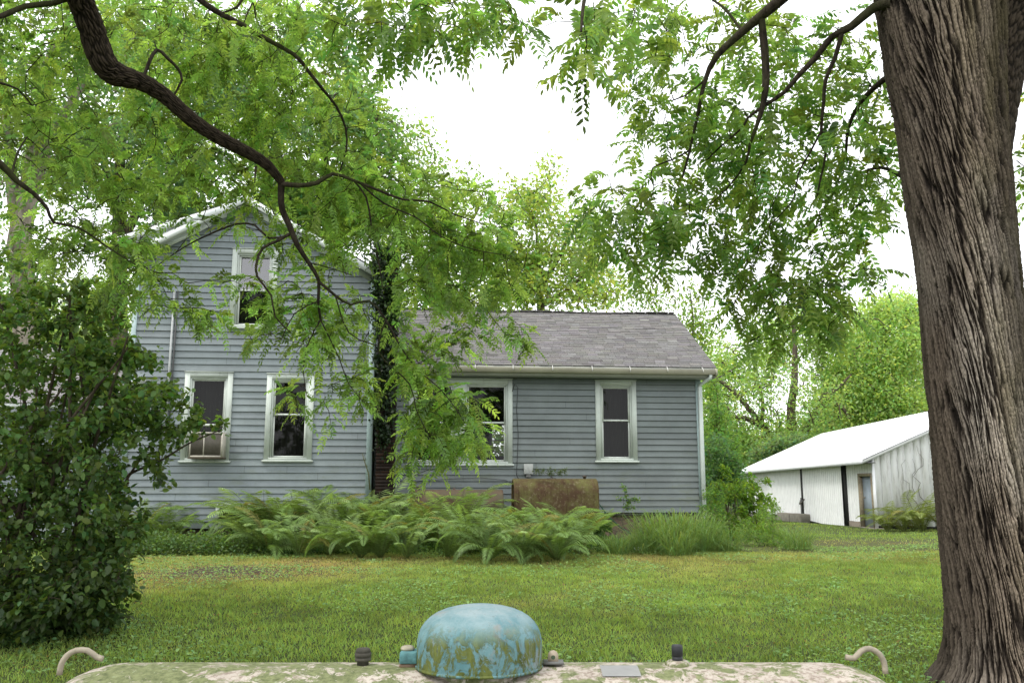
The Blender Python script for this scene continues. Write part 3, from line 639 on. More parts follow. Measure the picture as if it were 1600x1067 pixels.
def ribbed(mb, t0, t1, z0a, z0b, z1a, z1b, x, c, pitch=.23, amp=.02):
    """ribbed sheet in the plane x (normal -x), from t0 to t1 along y; bottom/top z at both ends"""
    n = max(2, int((t1-t0)/pitch)); prof = [(0, 0), (.62, 0), (.72, -amp), (.90, -amp), (1, 0)]
    for i in range(n):
        for (a, xa), (b, xb) in zip(prof[:-1], prof[1:]):
            f0 = (i+a)/n; f1 = (i+b)/n; ya = t0+(t1-t0)*f0; yb = t0+(t1-t0)*f1
            mb.add([(x+xa,ya,z0a+(z0b-z0a)*f0),(x+xb,yb,z0a+(z0b-z0a)*f1),(x+xb,yb,z1a+(z1b-z1a)*f1),(x+xa,ya,z1a+(z1b-z1a)*f0)], [(0,3,2,1)], c if xa == xb else tuple(np.array(c)*.86))
WH = (.90,.91,.92)
tA = Bt(1258, 760)[0]; tB = Bt(1320.5, 760)[0]; tD0 = Bt(1346, 770)[0]; tD1 = Bt(1364, 770)[0]; tE = Bt(1203, 760)[0]
zt = eav-.18
# front wall (behind the doors) and fixed sheets
m = MB(); m.box(.02, .10, tD0+.02, BL, .3, eav, (.05,.05,.05)); m.box(.02, .10, tD1*.2, tD1*.6, .0, eav, (.05,.05,.05)); m.build('inner_wall', WM, barn)
m = MB(); ribbed(m, tB-.0-.02-1.0 if False else tD0+.10, tB-.12, .18, .18, zt, zt, -.0, WH); m.build('wall_sheet', WM, barn)
m = MB(); ribbed(m, tE, BL, .1, .1, zt, zt, -.0, WH); m.build('wall_sheet', WM, barn)
m = MB(); ribbed(m, tB+.05, tA-.06, Bt(1320, 826)[1]-.0, .06, zt-.02, zt-.02, -.10, WH); d1 = m.build('sliding_door', WM, barn)
m = MB(); ribbed(m, tA+.22, tE, .16, .14, zt-.02, zt-.02, -.07, WH); d2 = m.build('sliding_door', WM, barn)
m = MB(); z = Bt(1254, 785)[1]; t_ = tA; 
m.tube([(-.15,t_-.3,z+.15),(-.22,t_-.15,z+.0),(-.22,t_+.15,z-.05),(-.15,t_+.25,z+.1)], .03, 6, (.08,.07,.06)); m.tube([(-.2,t_,z+.2),(-.2,t_,z-.9)], .03, 6, (.1,.1,.1)); m.build('door_latch', MET, d1)
m = MB(); m.box(-.16, -.03, tB, BL-1, zt-.04, zt+.07, (.10,.10,.10)); m.build('door_track', MET, barn)
m = MB(); m.box(-.12, -.0, tA-.02, tA+.22, .1, zt, (.035,.035,.035)); m.build('door_gap_shade', BOARD, barn)  # solid dark strip painted as the shade in the gap between the doors
m = MB(); m.box(-.05, -.0, tB-.22, tB+.05, .0, zt, (.03,.03,.03)); m.build('door_post', BOARD, barn)
# entry door recessed
m = MB(); m.box(.06, .10, tD1, tD0, .05, zt-.45, (.36,.42,.50)); dd = m.build('door', vc_mat('door_paint', .6, 4, .2, .1), barn)
m = MB(); m.lathe([(.0,0),(.03,.01),(.035,.03),(.0,.045)], 0, 0, 10, (.3,.28,.22)); kn = m.build('knob', MET, dd); kn.rotation_euler = (0, -PI/2, 0); kn.location = (.06, tD0-.15, 1.0)
m = MB(); WC = (.33,.28,.20)
m.box(-.06, .12, tD0, tD0+.12, .0, zt-.35, WC); m.box(-.06, .12, tD1-.08, tD1, .0, zt-.35, WC); m.box(-.06, .12, tD1, tD0, zt-.45, zt-.35, WC); m.build('door_frame', BOARD, barn)
m = MB(); ribbed(m, tD1-.08, tD0+.12, zt-.35, zt-.35, eav, eav, 0, WH); m.box(-.03, .05, -.02, tD1-.08, .0, eav, WH); m.build('wall_sheet', WM, barn)
m = MB(); m.box(-.02, .3, tD0+.1, tB-.1, -.5, .17, (.22,.19,.15)); m.box(-.1, .3, -.1, tD0+.1, -.5, .03, (.2,.18,.15)); m.box(0.02, .3, tB, BL, -.5, .1, (.2,.19,.17)); m.build('footing', BOARD, barn)
# gable end of wide boards
rx = 4.25; th_ = 1.84/4.2; RX2 = 2*rx
m = MB(); x = .0
while x < RX2:
    w = rng.uniform(.22, .34); x1 = min(RX2, x+w-.008); f = lambda q: eav+min(q, RX2-q)*th_
    yy = rng.normal(0, .006); k = rng.uniform(.9, 1.03); xs = [x, x1] if not (x < rx < x1) else [x, rx, x1]
    bot = .1+rng.uniform(-.04, .04); vs = [(q, yy-.02, f(q)) for q in xs]
    m.add([(x,yy-.02,bot),(x1,yy-.02,bot)]+vs[::-1]+[(x,yy+.01,bot),(x1,yy+.01,bot)]+[(a,b+.03,c) for a,b,c in vs[::-1]], [tuple(range(2+len(vs))), (0,2+len(vs),3+len(vs),1), (1, 3+len(vs), 4+len(vs), 2), (0, 1+len(vs), 3+2*len(vs), 2+len(vs))], k)
    x += w
m.build('gable_wall', WB_, barn)
m = MB(); m.box(.03, RX2, .02, .05, -.3, eav, (.03,.03,.03)); m.box(RX2-.05, RX2, .05, BL, -.3, eav, WH); m.box(.05, RX2-.05, BL-.05, BL, -.3, eav, WH)
m.add([(0,BL,eav),(RX2,BL,eav),(rx,BL,eav+rx*th_)], [(0,1,2)], WH); m.add([(0.02,.03,eav),(RX2,.03,eav),(rx,.03,eav+rx*th_-.02)], [(0,1,2)], (.03,.03,.03)); m.build('back_wall', WM, barn)
# roof
T = NT('roof_sheet'); T.bsdf(T.mix(T.ramp(T.noise(T.coord((.3,3,1)), 1.5, 4), [(.45, 0.), (.8, .3)]), (.85,.86,.87), (.62,.63,.63)), .35, None, spec=.4); RM = T.m
eo_ = .42; go = .30; m = MB()
for s, (xa, xb) in enumerate(((-eo_, rx), (RX2+eo_, rx))):
    za = eav-eo_*th_+.04; zb_ = eav+rx*th_+.04; n = int((BL+2*go)/.3); y0 = -go
    q = [(xa,y0,za),(xb,y0,zb_),(xb,BL+go,zb_),(xa,BL+go,za)]
    m.add(q+[(a,b,c+.05) for a,b,c in q], [(0,1,2,3),(4,7,6,5),(0,4,5,1),(2,6,7,3),(0,3,7,4)], .8)
    for i in range(n+1):
        yr = y0+(BL+2*go)*i/n; m.add([(xa,yr-.02,za+.05),(xb,yr-.02,zb_+.05),(xb,yr,zb_+.075),(xa,yr,za+.075),(xb,yr+.02,zb_+.05),(xa,yr+.02,za+.05)], [(0,1,2,3),(3,2,4,5)], .85)
m.build('roof', RM, barn)
m = MB(); za = eav-eo_*th_; m.box(-eo_-.03, -eo_-.003, -go, BL+go, za-.06, za+.07, (.72,.74,.76)); m.box(-eo_, .0, -go+.02, BL+go, za-.03, za-.0, (.18,.18,.18)); m.build('fascia', WM, barn)
m = MB(); xa, xb = -eo_, rx; zb_ = eav+rx*th_; m.add([(xa,-go-.02,za-.05),(xb,-go-.02,zb_-.05),(xb,-go-.02,zb_+.04),(xa,-go-.02,za+.04),(xa,-go+.01,za-.05),(xb,-go+.01,zb_-.05),(xb,-go+.01,zb_+.04),(xa,-go+.01,za+.04)], [(0,1,2,3),(4,7,6,5),(0,4,5,1),(0,3,7,4)], (.7,.72,.72)); m.build('rake_board', WM, barn)
# concrete blocks by the sliding door
for px0, px1, py, lab in ((1216, 1240, 814, 'low mossy concrete block half hidden by weeds at the shed door'), (1241, 1258, 812, 'clean-edged concrete block under the gap of the shed sliding doors')):
    t1 = Bt(px0, py, -.35)[0]; t0 = Bt(px1, py, -.35)[0]; m = MB(); ln = min(2.0, t1-t0)
    p = bo+bex*-.5+bey*(t0+.1); g = float(gz(p[0], p[1]))
    m.box(0, .38, 0, ln, -.05, .34, (.26,.24,.20)); m.box(.03, .35, -.004, .0, .03, .25, (.18,.17,.14)); T_ = m.build('concrete_block', vc_mat('concrete', .9, 6, .3, .5), None, bevel=.015)
    T_.location = (p[0], p[1], g); T_.rotation_euler = (0, 0, BA); tag(T_, lab, 'concrete block')
# ================================================================== propane tank in the foreground
TY = 2.5; TR = .38; TZ = .799; tx0 = (192-800)/F*2.40; tx1 = (1297-800)/F*2.40
T = NT('tank_paint'); v = T.coord(); a = T.noise(v, 3.2, 8, .72); b = T.noise(v, 14, 8, .75, .6); e = T.noise(v, 60, 4, .7); f = T.noise(v, 6.5, 6, .7, .4)
c = T.mix(T.ramp(a, [(.35, 0.), (.7, 1.)]), (.36,.31,.265), (.48,.435,.37)); c = T.mix(T.ramp(e, [(.48, 0.), (.60, .75)]), c, (.17,.125,.095))
sxt = T.n('ShaderNodeSeparateXYZ', {0: (T.n('ShaderNodeTexCoord'), 'Object')}); gx_ = T.n('ShaderNodeMapRange', {'Value': (sxt, 0), 'From Min': -1.1, 'From Max': .6, 'To Min': .075, 'To Max': 0.}); bb_ = T.n('ShaderNodeMath', {0: b, 1: gx_}, operation='ADD'); gfac = T.n('ShaderNodeMath', {0: T.ramp(bb_, [(.485, 0.), (.51, 1.)]), 1: T.ramp(f, [(.42, 0.), (.47, 1.)])}, operation='MULTIPLY')
c = T.mix(gfac, c, T.ramp(e, [(.3, (.07,.085,.03)), (.65, (.20,.22,.10))]))
c = T.mix(T.ramp(T.noise(v, 38, 5, .8), [(.62, 0.), (.68, .9)]), c, (.30,.34,.22)); c = T.mix(T.ramp(T.noise(v, 4.5, 6, .8, 1), [(.66, 0.), (.72, .8)]), c, (.09,.045,.02))
hh = T.mix(.5, T.ramp(b, [(.45, 0.), (.6, 1.)]), e); T.bsdf(c, .75, (hh, 2), .5, .006, .3); TANKM = T.m
TANKM2 = TANKM
prop = thing('propane_tank', 'long beige propane tank crusted with green lichen in front of the lawn', 'propane tank', (0, TY, float(gz(0, TY))))
tz = TZ-float(gz(0, TY)); vs = []; fs = []; na, ns = 96, 0; prof = []
for i in range(13): a = PI/2*i/12; prof.append((tx0-.30*math.cos(a), TR*math.sin(a)))
for i in range(1, 40): prof.append((tx0+(tx1-tx0)*i/40, TR))
for i in range(13): a = PI/2*(1-i/12); prof.append((tx1+.30*math.cos(a), TR*math.sin(a)))
for x_, r_ in prof:
    for k in range(na): a = 2*PI*k/na; vs.append((x_, r_*math.sin(a), tz+r_*math.cos(a)))
fs = [(i*na+k, i*na+(k+1)%na, (i+1)*na+(k+1)%na, (i+1)*na+k) for i in range(len(prof)-1) for k in range(na)]
m = MB(); m.add(vs, fs); m.build('vessel', TANKM, prop, True)

for q in (tx0+.25, tx1-.25):
    for s in (-1, 1):
        m = MB(); m.box(q-.05, q+.05, s*.22-.02, s*.22+.02, -.02, tz-TR*.72, .6); m.box(q-.09, q+.09, s*.22-.06, s*.22+.06, -.02, .01, .6); m.build('leg', TANKM, prop)
# dome lid
T = NT('dome_paint'); v = T.coord(); tc = T.n('ShaderNodeTexCoord'); sx = T.n('ShaderNodeSeparateXYZ', {0: (tc, 'Object')})
a = T.noise(v, 14, 8, .75); vst = T.n('ShaderNodeMapping', {'Vector': (tc, 'Object'), 'Scale': (1,1,.5)}); st = T.noise(vst, 42, 6, .7); bl = T.noise(vst, 24, 9, .78, .9)
c = T.mix(T.ramp(a, [(.4, 0.), (.62, 1.)]), (.085,.19,.21), (.15,.27,.285))
top = T.n('ShaderNodeMapRange', {'Value': (sx, 2), 'From Min': .09, 'From Max': .185}); gr = T.n('ShaderNodeMath', {0: top, 1: T.ramp(a, [(.38, .25), (.6, 1.)])}, operation='MULTIPLY')
c = T.mix(gr, c, (.27,.30,.31)); c = T.mix(T.ramp(T.noise(v, 55, 6, .8), [(.56, 0.), (.66, .65)]), c, (.10,.14,.14))
c = T.mix(T.ramp(T.noise(v, 9, 8, .75), [(.55, 0.), (.62, .55)]), c, (.25,.23,.21))
low = T.n('ShaderNodeMapRange', {'Value': (sx, 2), 'From Min': .125, 'From Max': .07}); lf = T.n('ShaderNodeMath', {0: low, 1: T.ramp(bl, [(.47, 0.), (.52, 1.)])}, operation='MULTIPLY')
c = T.mix(lf, c, T.ramp(st, [(.35, (.06,.075,.015)), (.65, (.145,.17,.045))]))
c = T.mix(T.n('ShaderNodeMath', {0: low, 1: T.ramp(st, [(.60, 0.), (.68, .7)])}, operation='MULTIPLY'), c, (.06,.07,.06))
h_ = T.n('ShaderNodeMath', {0: lf, 1: (a, 0)}, operation='ADD'); T.bsdf(c, .65, h_, .5, .004, .2); DOME = T.m
dx = (749.5-800)/F*2.40
RZ = 1.179-float(gz(0, TY)); m = MB(); Rr = .172
pr = [(1.0,.0),(1.0,.05),(.995,.08),(.975,.10),(.94,.118),(.88,.135),(.80,.150),(.70,.163),(.57,.174),(.42,.182),(.27,.187),(.12,.190),(.004,.191)]
m.lathe([((r_)*Rr, z_*.84) for r_, z_ in pr], 0, 0, 64); m.F = m.F[:-2]
m.lathe([(Rr+.0035,-.003),(Rr+.0035,.004),(Rr-.004,.004),(Rr-.004,-.003)], 0, 0, 64)
dome = m.build('dome_lid', DOME, prop, True); dome.location = (dx, 0, RZ)
for q in ((-.0,-.03,.1915),(-.085,-.075,.172)):
    m = MB(); m.lathe([(.006,-.006),(.006,.002),(.002,.004)], q[0], q[1], 8, (.05,.03,.02)); m.build('rivet', MET, dome, True)
m = MB(); m.lathe([(Rr-.03,-.12),(Rr-.03,.03)], dx, 0, 40, (.25,.22,.18)); m.F = m.F[:-2]; o = m.build('collar_ring', TANKM, prop, True); o.location = (0, 0, RZ)
# hinge box at the left, hasp at the right
def tp(px, py, Y=TY): p = at(px, py, Y); return (p[0], p[1]-TY, p[2]-float(gz(0, TY)))
a = tp(626, 1043); b = tp(654, 1021)
m = MB(); m.box(a[0], b[0], -.035, .03, a[2]+.002, b[2]-.004, (.10,.24,.25)); m.lathe([(.02,0),(.02,.008),(.012,.012)], (a[0]+b[0])/2-.006, 0, 12, (.33,.30,.22)); 
m.V[-36:] = [(x_, y_, z_+b[2]-.004) for x_, y_, z_ in m.V[-36:]]; m.build('hinge', vc_mat('hinge_paint', .7, 40, .5, .5), prop, bevel=.006)
m = MB(); m.box(a[0]-.0, b[0]-.0, -.03, .03, tz+TR-.02, a[2]+.002, (.16,.10,.06)); m.build('hinge_pad', MET, prop)
a = tp(856, 1041); b = tp(872, 1024); m = MB(); m.box(a[0]-.012, b[0]+.014, -.03, .02, a[2]-.004, a[2]+.002, (.12,.12,.11))
n = 10; pts = [(a[0], a[2]), (b[0], a[2])]+[((a[0]+b[0])/2+(b[0]-a[0])/2*math.cos(PI*i/n), b[2]-.012+.014*math.sin(PI*i/n)) for i in range(n+1)]
m.prism(pts, 'y', -.012, -.006, (.40,.33,.24)); m.add([((a[0]+b[0])/2+.006*math.cos(PI*i/4), -.0125, b[2]-.016+.006*math.sin(PI*i/4)) for i in range(8)], [tuple(range(8))], (.05,.08,.04)); m.build('hasp', MET, prop)
# black cap fitting at the right, mossy fitting at the left
c_ = tp(1059, 1047); x_ = c_[0]; zc = tz+TR-.004
m = MB(); m.lathe([(.034,-.01),(.034,.006),(.026,.012),(.022,.013)], x_, 0, 24, (.50,.42,.35)); m.build('fitting_collar', TANKM, prop, True)
m = MB(); m.lathe([(.0145,.01),(.0145,.022),(.012,.023),(.0155,.025),(.0155,.050),(.013,.053),(.003,.053)], x_, 0, 20, (.025,.027,.03)); m.build('black_cap', vc_mat('cap_plastic', .5, 30, .2), prop, False)
c_ = tp(567, 1035); x_ = c_[0]
m = MB(); m.lathe([(.016,-.005),(.016,.010),(.022,.012),(.022,.020),(.018,.021),(.023,.023),(.023,.032),(.019,.034),(.021,.036),(.018,.044),(.006,.046)], x_, 0, 14, (.07,.065,.05)); m.build('valve_fitting', vc_mat('rusty_fitting', .8, 30, .6, .6), prop)
for o in bpy.data.objects:
    if o.name.startswith(('fitting_collar', 'black_cap', 'valve_fitting')): o.location = (0, 0, zc+.003)
# name plate
a = tp(936, 1046)[0]; b = tp(994, 1046)[0]; n = 6; al = [math.radians(q) for q in np.linspace(3, 15, n)]; m = MB()
for x0_, x1_ in ((a, b),):
    vs = []
    for q in al: vs += [(x0_, -(TR+.003)*math.sin(q), tz+(TR+.003)*math.cos(q)), (x1_, -(TR+.003)*math.sin(q), tz+(TR+.003)*math.cos(q))]
    m.add(vs, [(2*i, 2*i+1, 2*i+3, 2*i+2) for i in range(n-1)], (.24,.24,.235))
m.build('data_plate', MET, prop)
# lifting lugs: bent bars at both ends
for pts in ([(160,1037),(150,1034),(136,1024),(118,1024),(104,1032),(95,1046),(92,1062)], [(1322,1034),(1335,1036),(1346,1025),(1360,1021),(1374,1029),(1382,1043),(1384,1060)]):
    s_ = Skel(); P3 = s_.line([tp(px, py) for px, py in pts], [.0075]*len(pts)); m = MB(); m.tube(list(P3), .0078, 10, (.33,.29,.22)); m.build('lifting_lug', vc_mat('lug_paint', .7, 25, .4, .3), prop, True)
for o in prop.children:
    if o.name.startswith(('hinge', 'hasp', 'lifting_lug')): o.location.z += .014
# ================================================================== two rusty oil tanks by the wing
def oil_tank(name, label, px, dep, prof, mat, legs):
    l, r = px; u0 = H(l, 780, dep)[0]; u1 = H(r, 780, dep)[0]; p = HB+EU*u0+EN*dep
    root = thing(name, label, 'oil tank', (p[0], p[1], HZ-.02), TH); L = u1-u0; n = len(prof); m = MB()
    prof = list(prof); cy_ = sum(p[0] for p in prof)/n; cz_ = sum(p[1] for p in prof)/n
    rows = [(.0, .90), (.0, .985), (.015, 1.0), (.03, 1.012), (.045, 1.0)]+[(L*f, 1.0) for f in (.15,.3,.45)]+[(L*.62, 1.0), (L*.62+.01, 1.006), (L*.62+.02, 1.0), (L*.8, 1.0)]+[(L-.045, 1.0), (L-.03, 1.012), (L-.015, 1.), (L, .985), (L, .90)]
    vs = [(x_, cy_+(y_-cy_)*s, cz_+(z_-cz_)*s) for x_, s in rows for y_, z_ in prof]
    fs = [(i*n+k, i*n+(k+1)%n, (i+1)*n+(k+1)%n, (i+1)*n+k) for i in range(len(rows)-1) for k in range(n)]
    vs += [(.04, cy_+(y_-cy_)*.85, cz_+(z_-cz_)*.85) for y_, z_ in prof]+[(L-.04, cy_+(y_-cy_)*.85, cz_+(z_-cz_)*.85) for y_, z_ in prof]; b = len(rows)*n
    fs += [(k, b+k, b+(k+1)%n, (k+1)%n) for k in range(n)]+[tuple(range(b, b+n)), tuple(range(b+n, b+2*n))[::-1]]+[((len(rows)-1)*n+k, (len(rows)-1)*n+(k+1)%n, b+n+(k+1)%n, b+n+k) for k in range(n)]
    m.add(vs, fs); m.build('shell', mat, root, True)
    zb_ = min(p[1] for p in prof)
    for q in (.15, L-.15):
        for yy in (cy_-.2, cy_+.2):
            m = MB(); m.tube([(q, yy, -.1), (q, yy, zb_+.15)], .025, 8, (.08,.05,.03)); m.build('leg', MET, root)
    return root, L
T = NT('mossy_rust'); v = T.coord(); a = T.noise(v, 2.6, 7, .7); b = T.noise(v, 18, 6, .7); s_ = T.noise(T.coord((3,1,.35)), 6, 5, .7)
c = T.mix(T.ramp(a, [(.40, 0.), (.62, 1.)]), (.07,.042,.024), (.11,.108,.036)); c = T.mix(T.ramp(s_, [(.5, 0.), (.7, .7)]), c, (.045,.022,.012)); c = T.mix(T.ramp(b, [(.55, 0.), (.72, .6)]), c, (.26,.22,.15)); T.bsdf(c, .85, b, .5, .01, .15); OT1 = T.m
T = NT('pink_rust'); v = T.coord(); a = T.noise(v, 2.2, 7, .7); b = T.noise(v, 16, 6, .7)
c = T.mix(T.ramp(a, [(.42, 0.), (.62, 1.)]), (.075,.07,.045), (.11,.072,.05)); c = T.mix(T.ramp(b, [(.5, 0.), (.72, .6)]), c, (.10,.075,.05)); T.bsdf(c, .85, b, .5, .01, .15); OT2 = T.m
zt1 = H(865, 746, -.15)[1]; hh_ = .55; prof = []
for i in range(13): a = PI*i/12; prof.append((.30*math.cos(a)+.0, zt1-.30+.30*math.sin(a)))
for i in range(13): a = PI+PI*i/12; prof.append((.30*math.cos(a), zt1-1.05+.30+.30*math.sin(a)+.0))
t1, L1 = oil_tank('oil_tank', 'tall mossy brown oil tank against the wing below the electric box', (801, 932), -.2, prof, OT1, 0)
m = MB(); m.lathe([(.03,0),(.03,.04),(.045,.042),(.045,.07),(.02,.075)], L1*.86, 0, 10, (.06,.045,.03)); m.V = [(a, b, c+zt1-.01) for a, b, c in m.V]; m.build('filler_cap', MET, t1)
zt2 = H(712, 763, -.15)[1]; prof = [(.34*math.cos(2*PI*i/28), zt2-.34+.34*math.sin(2*PI*i/28)) for i in range(28)]
t2, L2 = oil_tank('oil_tank', 'round pinkish rusty oil tank behind the ferns under the double window', (642, 785), -.2, prof, OT2, 0)
m = MB(); m.lathe([(.03,0),(.03,.05),(.055,.055),(.055,.075),(.02,.09)], L2*.08, 0, 10, (.12,.11,.09)); m.V = [(a, b, c+zt2-.01) for a, b, c in m.V]; m.build('filler_cap', MET, t2); m = MB(); m.lathe([(.025,0),(.025,.035),(.01,.04)], L2*.47, 0, 10, (.10,.06,.05)); m.V = [(a, b, c+zt2-.01) for a, b, c in m.V]; m.build('filler_cap', MET, t2)
# green hose and white scrap
def hp3(px, py, dep): u, z = H(px, py, dep); return HB+EU*u+EN*dep+np.array([0,0,z])
m = MB(); m.tube([hp3(930,770,.2), hp3(934,784,.1), hp3(950,806,0), hp3(970,824,-.1), hp3(990,836,-.25), hp3(1003,848,-.4)], .012, 6, (.02,.10,.05)); o = m.build('garden_hose', vc_mat('hose', .5), None, True); tag(o, 'green garden hose slanting down from the mossy oil tank', 'hose')
g = ground_hit(989, 862); m = MB(); m.add([(0,0,.02),(.13,0,.03),(.14,.06,.05),(.01,.07,.04),(.0,.0,.09),(.12,.01,.10),(.13,.05,.08),(.01,.06,.09)], [(0,3,2,1),(4,5,6,7),(0,1,5,4),(1,2,6,5),(2,3,7,6),(3,0,4,7)], (.8,.8,.8)); o = m.build('scrap_bag', vc_mat('white_plastic', .5), None, bevel=.01); o.location = (g[0], g[1]-.15, g[2]); tag(o, 'crumpled white plastic scrap lying among weeds below the hose', 'litter')
# ================================================================== big walnut tree at the right
def interp_path(keys, q):
    k = np.array(keys, float); return [np.interp(q, k[:, 0], k[:, j]) for j in range(1, k.shape[1])]
BTY = 6.6
rows = [(-420,1322,1500),(-250,1340,1528),(-120,1352,1552),(0,1367,1578),(100,1380,1573),(200,1391,1574),(300,1403,1583),(400,1419,1592),(500,1429,1602),(600,1437,1613),(700,1447,1626),(800,1456,1638),(900,1465,1652),(960,1470,1660),(1010,1467,1668),(1040,1459,1680),(1067,1445,1700),(1100,1425,1730),(1135,1395,1765)]
keys = []
for py, l, r in rows:
    l += 9 if 150 < py < 1050 else 3
    a = at(l, py, BTY); b = at(r, py, BTY); aL = math.atan(a[0]/BTY); aR = math.atan(b[0]/BTY); ph = (aL+aR)/2; Dd = BTY/math.cos(ph)
    keys.append((a[2], BTY*math.tan(ph), Dd*math.sin((aR-aL)/2)-.012))
keys = sorted(keys); zt_ = keys[-1][0]; zb0 = float(gz(keys[0][1], BTY))-.15
keys = [(zb0, keys[0][1], keys[0][2]*1.05)]+[k for k in keys if k[0] > zb0+.05]
nz_, na_ = 1150, 900
zz = np.linspace(zb0, zt_, nz_)[:, None]; an = np.linspace(0, 2*PI, na_, endpoint=False)[None]
cx_, rr_ = interp_path(keys, zz); cyy = BTY+.0*zz
low_ = np.clip((.9-(zz-zb0))/.9, 0, 1)
flare = 1+.05*low_**2*np.cos(an*5+1.)+.03*np.sin(an*3+zz*.8)+.015*np.sin(an*7-zz)
R0 = .56; arc = an*R0; hgt = zz+0*an
tw = -hgt*.19+.10*(fbm(arc*0+hgt*.35, hgt*.35, 5)-.5)+.16*(fbm(an/(2*PI)*8, hgt*.55, 9, 3)-.5)*np.minimum(1, np.minimum(an, 2*PI-an)*2)
aw = (arc-tw)/(2*PI*R0)
def vor(cols, hh, s, sk=0): return voronoi_edge(aw*cols % cols, hgt/hh+sk*np.sin(hgt*3)*0+vnoise(aw*cols*.5 % (cols*.5), hgt*2, 3)*.3, cols, s)
def ridged(cols, hh, s):
    w = .9*(vnoise(aw*cols*.4 % (cols*.4), hgt/hh*1.3, s+3)-.5)
    n_ = vnoise((aw*cols+w) % cols, hgt/hh, s, cols); return 1-np.abs(2*n_-1)*1.0
e1, id1 = vor(58, .75, 11); e2, id2 = vor(130, .10, 23)
r1 = ridged(86, .40, 31); r2 = ridged(190, .26, 47); r1 = ss((r1-.15)/.5); r2 = ss((r2-.1)/.6); r3 = ridged(44, .9, 91)
edge = ss((e1+.10*(fbm(aw*300 % 300, hgt*30, 2)-.5))/.42); e2s = ss(e2/.5); fine = fbm(aw*420, hgt*24, 61, 4)
def net(cols, hh, s, wa):
    w = wa*(fbm(aw*cols*.5 % (cols*.5), hgt*3.2, s+3, 3)-.5)+.35*(vnoise(aw*cols*2, hgt*14, s+7)-.5)
    return voronoi_edge((aw*cols+w) % cols, hgt/hh+.5*vnoise(aw*cols*.7, hgt*2, s+9), cols, s)
ea, ida = net(112, .80, 211, 2.4); eb, idb = net(58, 1.3, 223, 1.3)
pa = ss(ea/.34); pb = ss(eb/.16); fl = fbm(aw*700, hgt*70, 67, 3)
hb = .46*pa+.16*pb*(.5+.5*pa)+.14*ida*pa+.08*r3+.34*(fl-.42)+.12*r2*pa+.12*(fine-.45)+.08
hb = np.clip(hb, 0, 1.1)
disp = (hb-.6)*.062*np.ones_like(hgt)
Rf = rr_*flare+disp
Vx = cx_+Rf*np.cos(an); Vy = cyy+Rf*np.sin(an); Vz = hgt+0*Rf
V = np.stack([Vx, Vy, Vz], -1).reshape(-1, 3)
i = np.arange(nz_-1)[:, None]*na_; j = np.arange(na_)[None]; j2 = (j+1) % na_
Fq = np.stack([i+j, i+j2, i+na_+j2, i+na_+j], -1).reshape(-1, 4)
big = thing('walnut_tree', 'massive leaning tree with deeply furrowed grey-brown bark at the right edge', 'tree', (0, 0, 0))
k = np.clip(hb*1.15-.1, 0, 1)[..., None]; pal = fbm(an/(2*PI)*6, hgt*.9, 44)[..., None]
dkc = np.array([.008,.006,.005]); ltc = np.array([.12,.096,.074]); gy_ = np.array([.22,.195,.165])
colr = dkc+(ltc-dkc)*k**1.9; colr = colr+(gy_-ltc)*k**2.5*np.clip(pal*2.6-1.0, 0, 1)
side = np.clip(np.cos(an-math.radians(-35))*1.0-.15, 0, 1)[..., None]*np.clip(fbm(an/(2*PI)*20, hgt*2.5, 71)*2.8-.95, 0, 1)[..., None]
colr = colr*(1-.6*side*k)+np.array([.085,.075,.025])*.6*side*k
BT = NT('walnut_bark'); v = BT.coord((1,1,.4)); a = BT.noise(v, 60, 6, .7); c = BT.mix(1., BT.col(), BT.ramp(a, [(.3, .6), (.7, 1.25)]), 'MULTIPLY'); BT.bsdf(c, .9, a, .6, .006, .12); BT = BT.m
angd = (np.degrees(an)+180) % 360-180; bnd = np.exp(-((angd-(-104+hgt*1.5))/24)**2)*(.75+.9*fbm(an/(2*PI)*10, hgt*.8, 83)); edg = np.clip(1-np.abs(angd+115)/95, 0, 1)**.6  # lit band and shaded edges painted into the bark colour
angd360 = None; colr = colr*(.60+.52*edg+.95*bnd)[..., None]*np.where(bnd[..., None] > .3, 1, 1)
np_mesh('trunk', V, Fq, BT, big, colr.reshape(-1, 3), True)
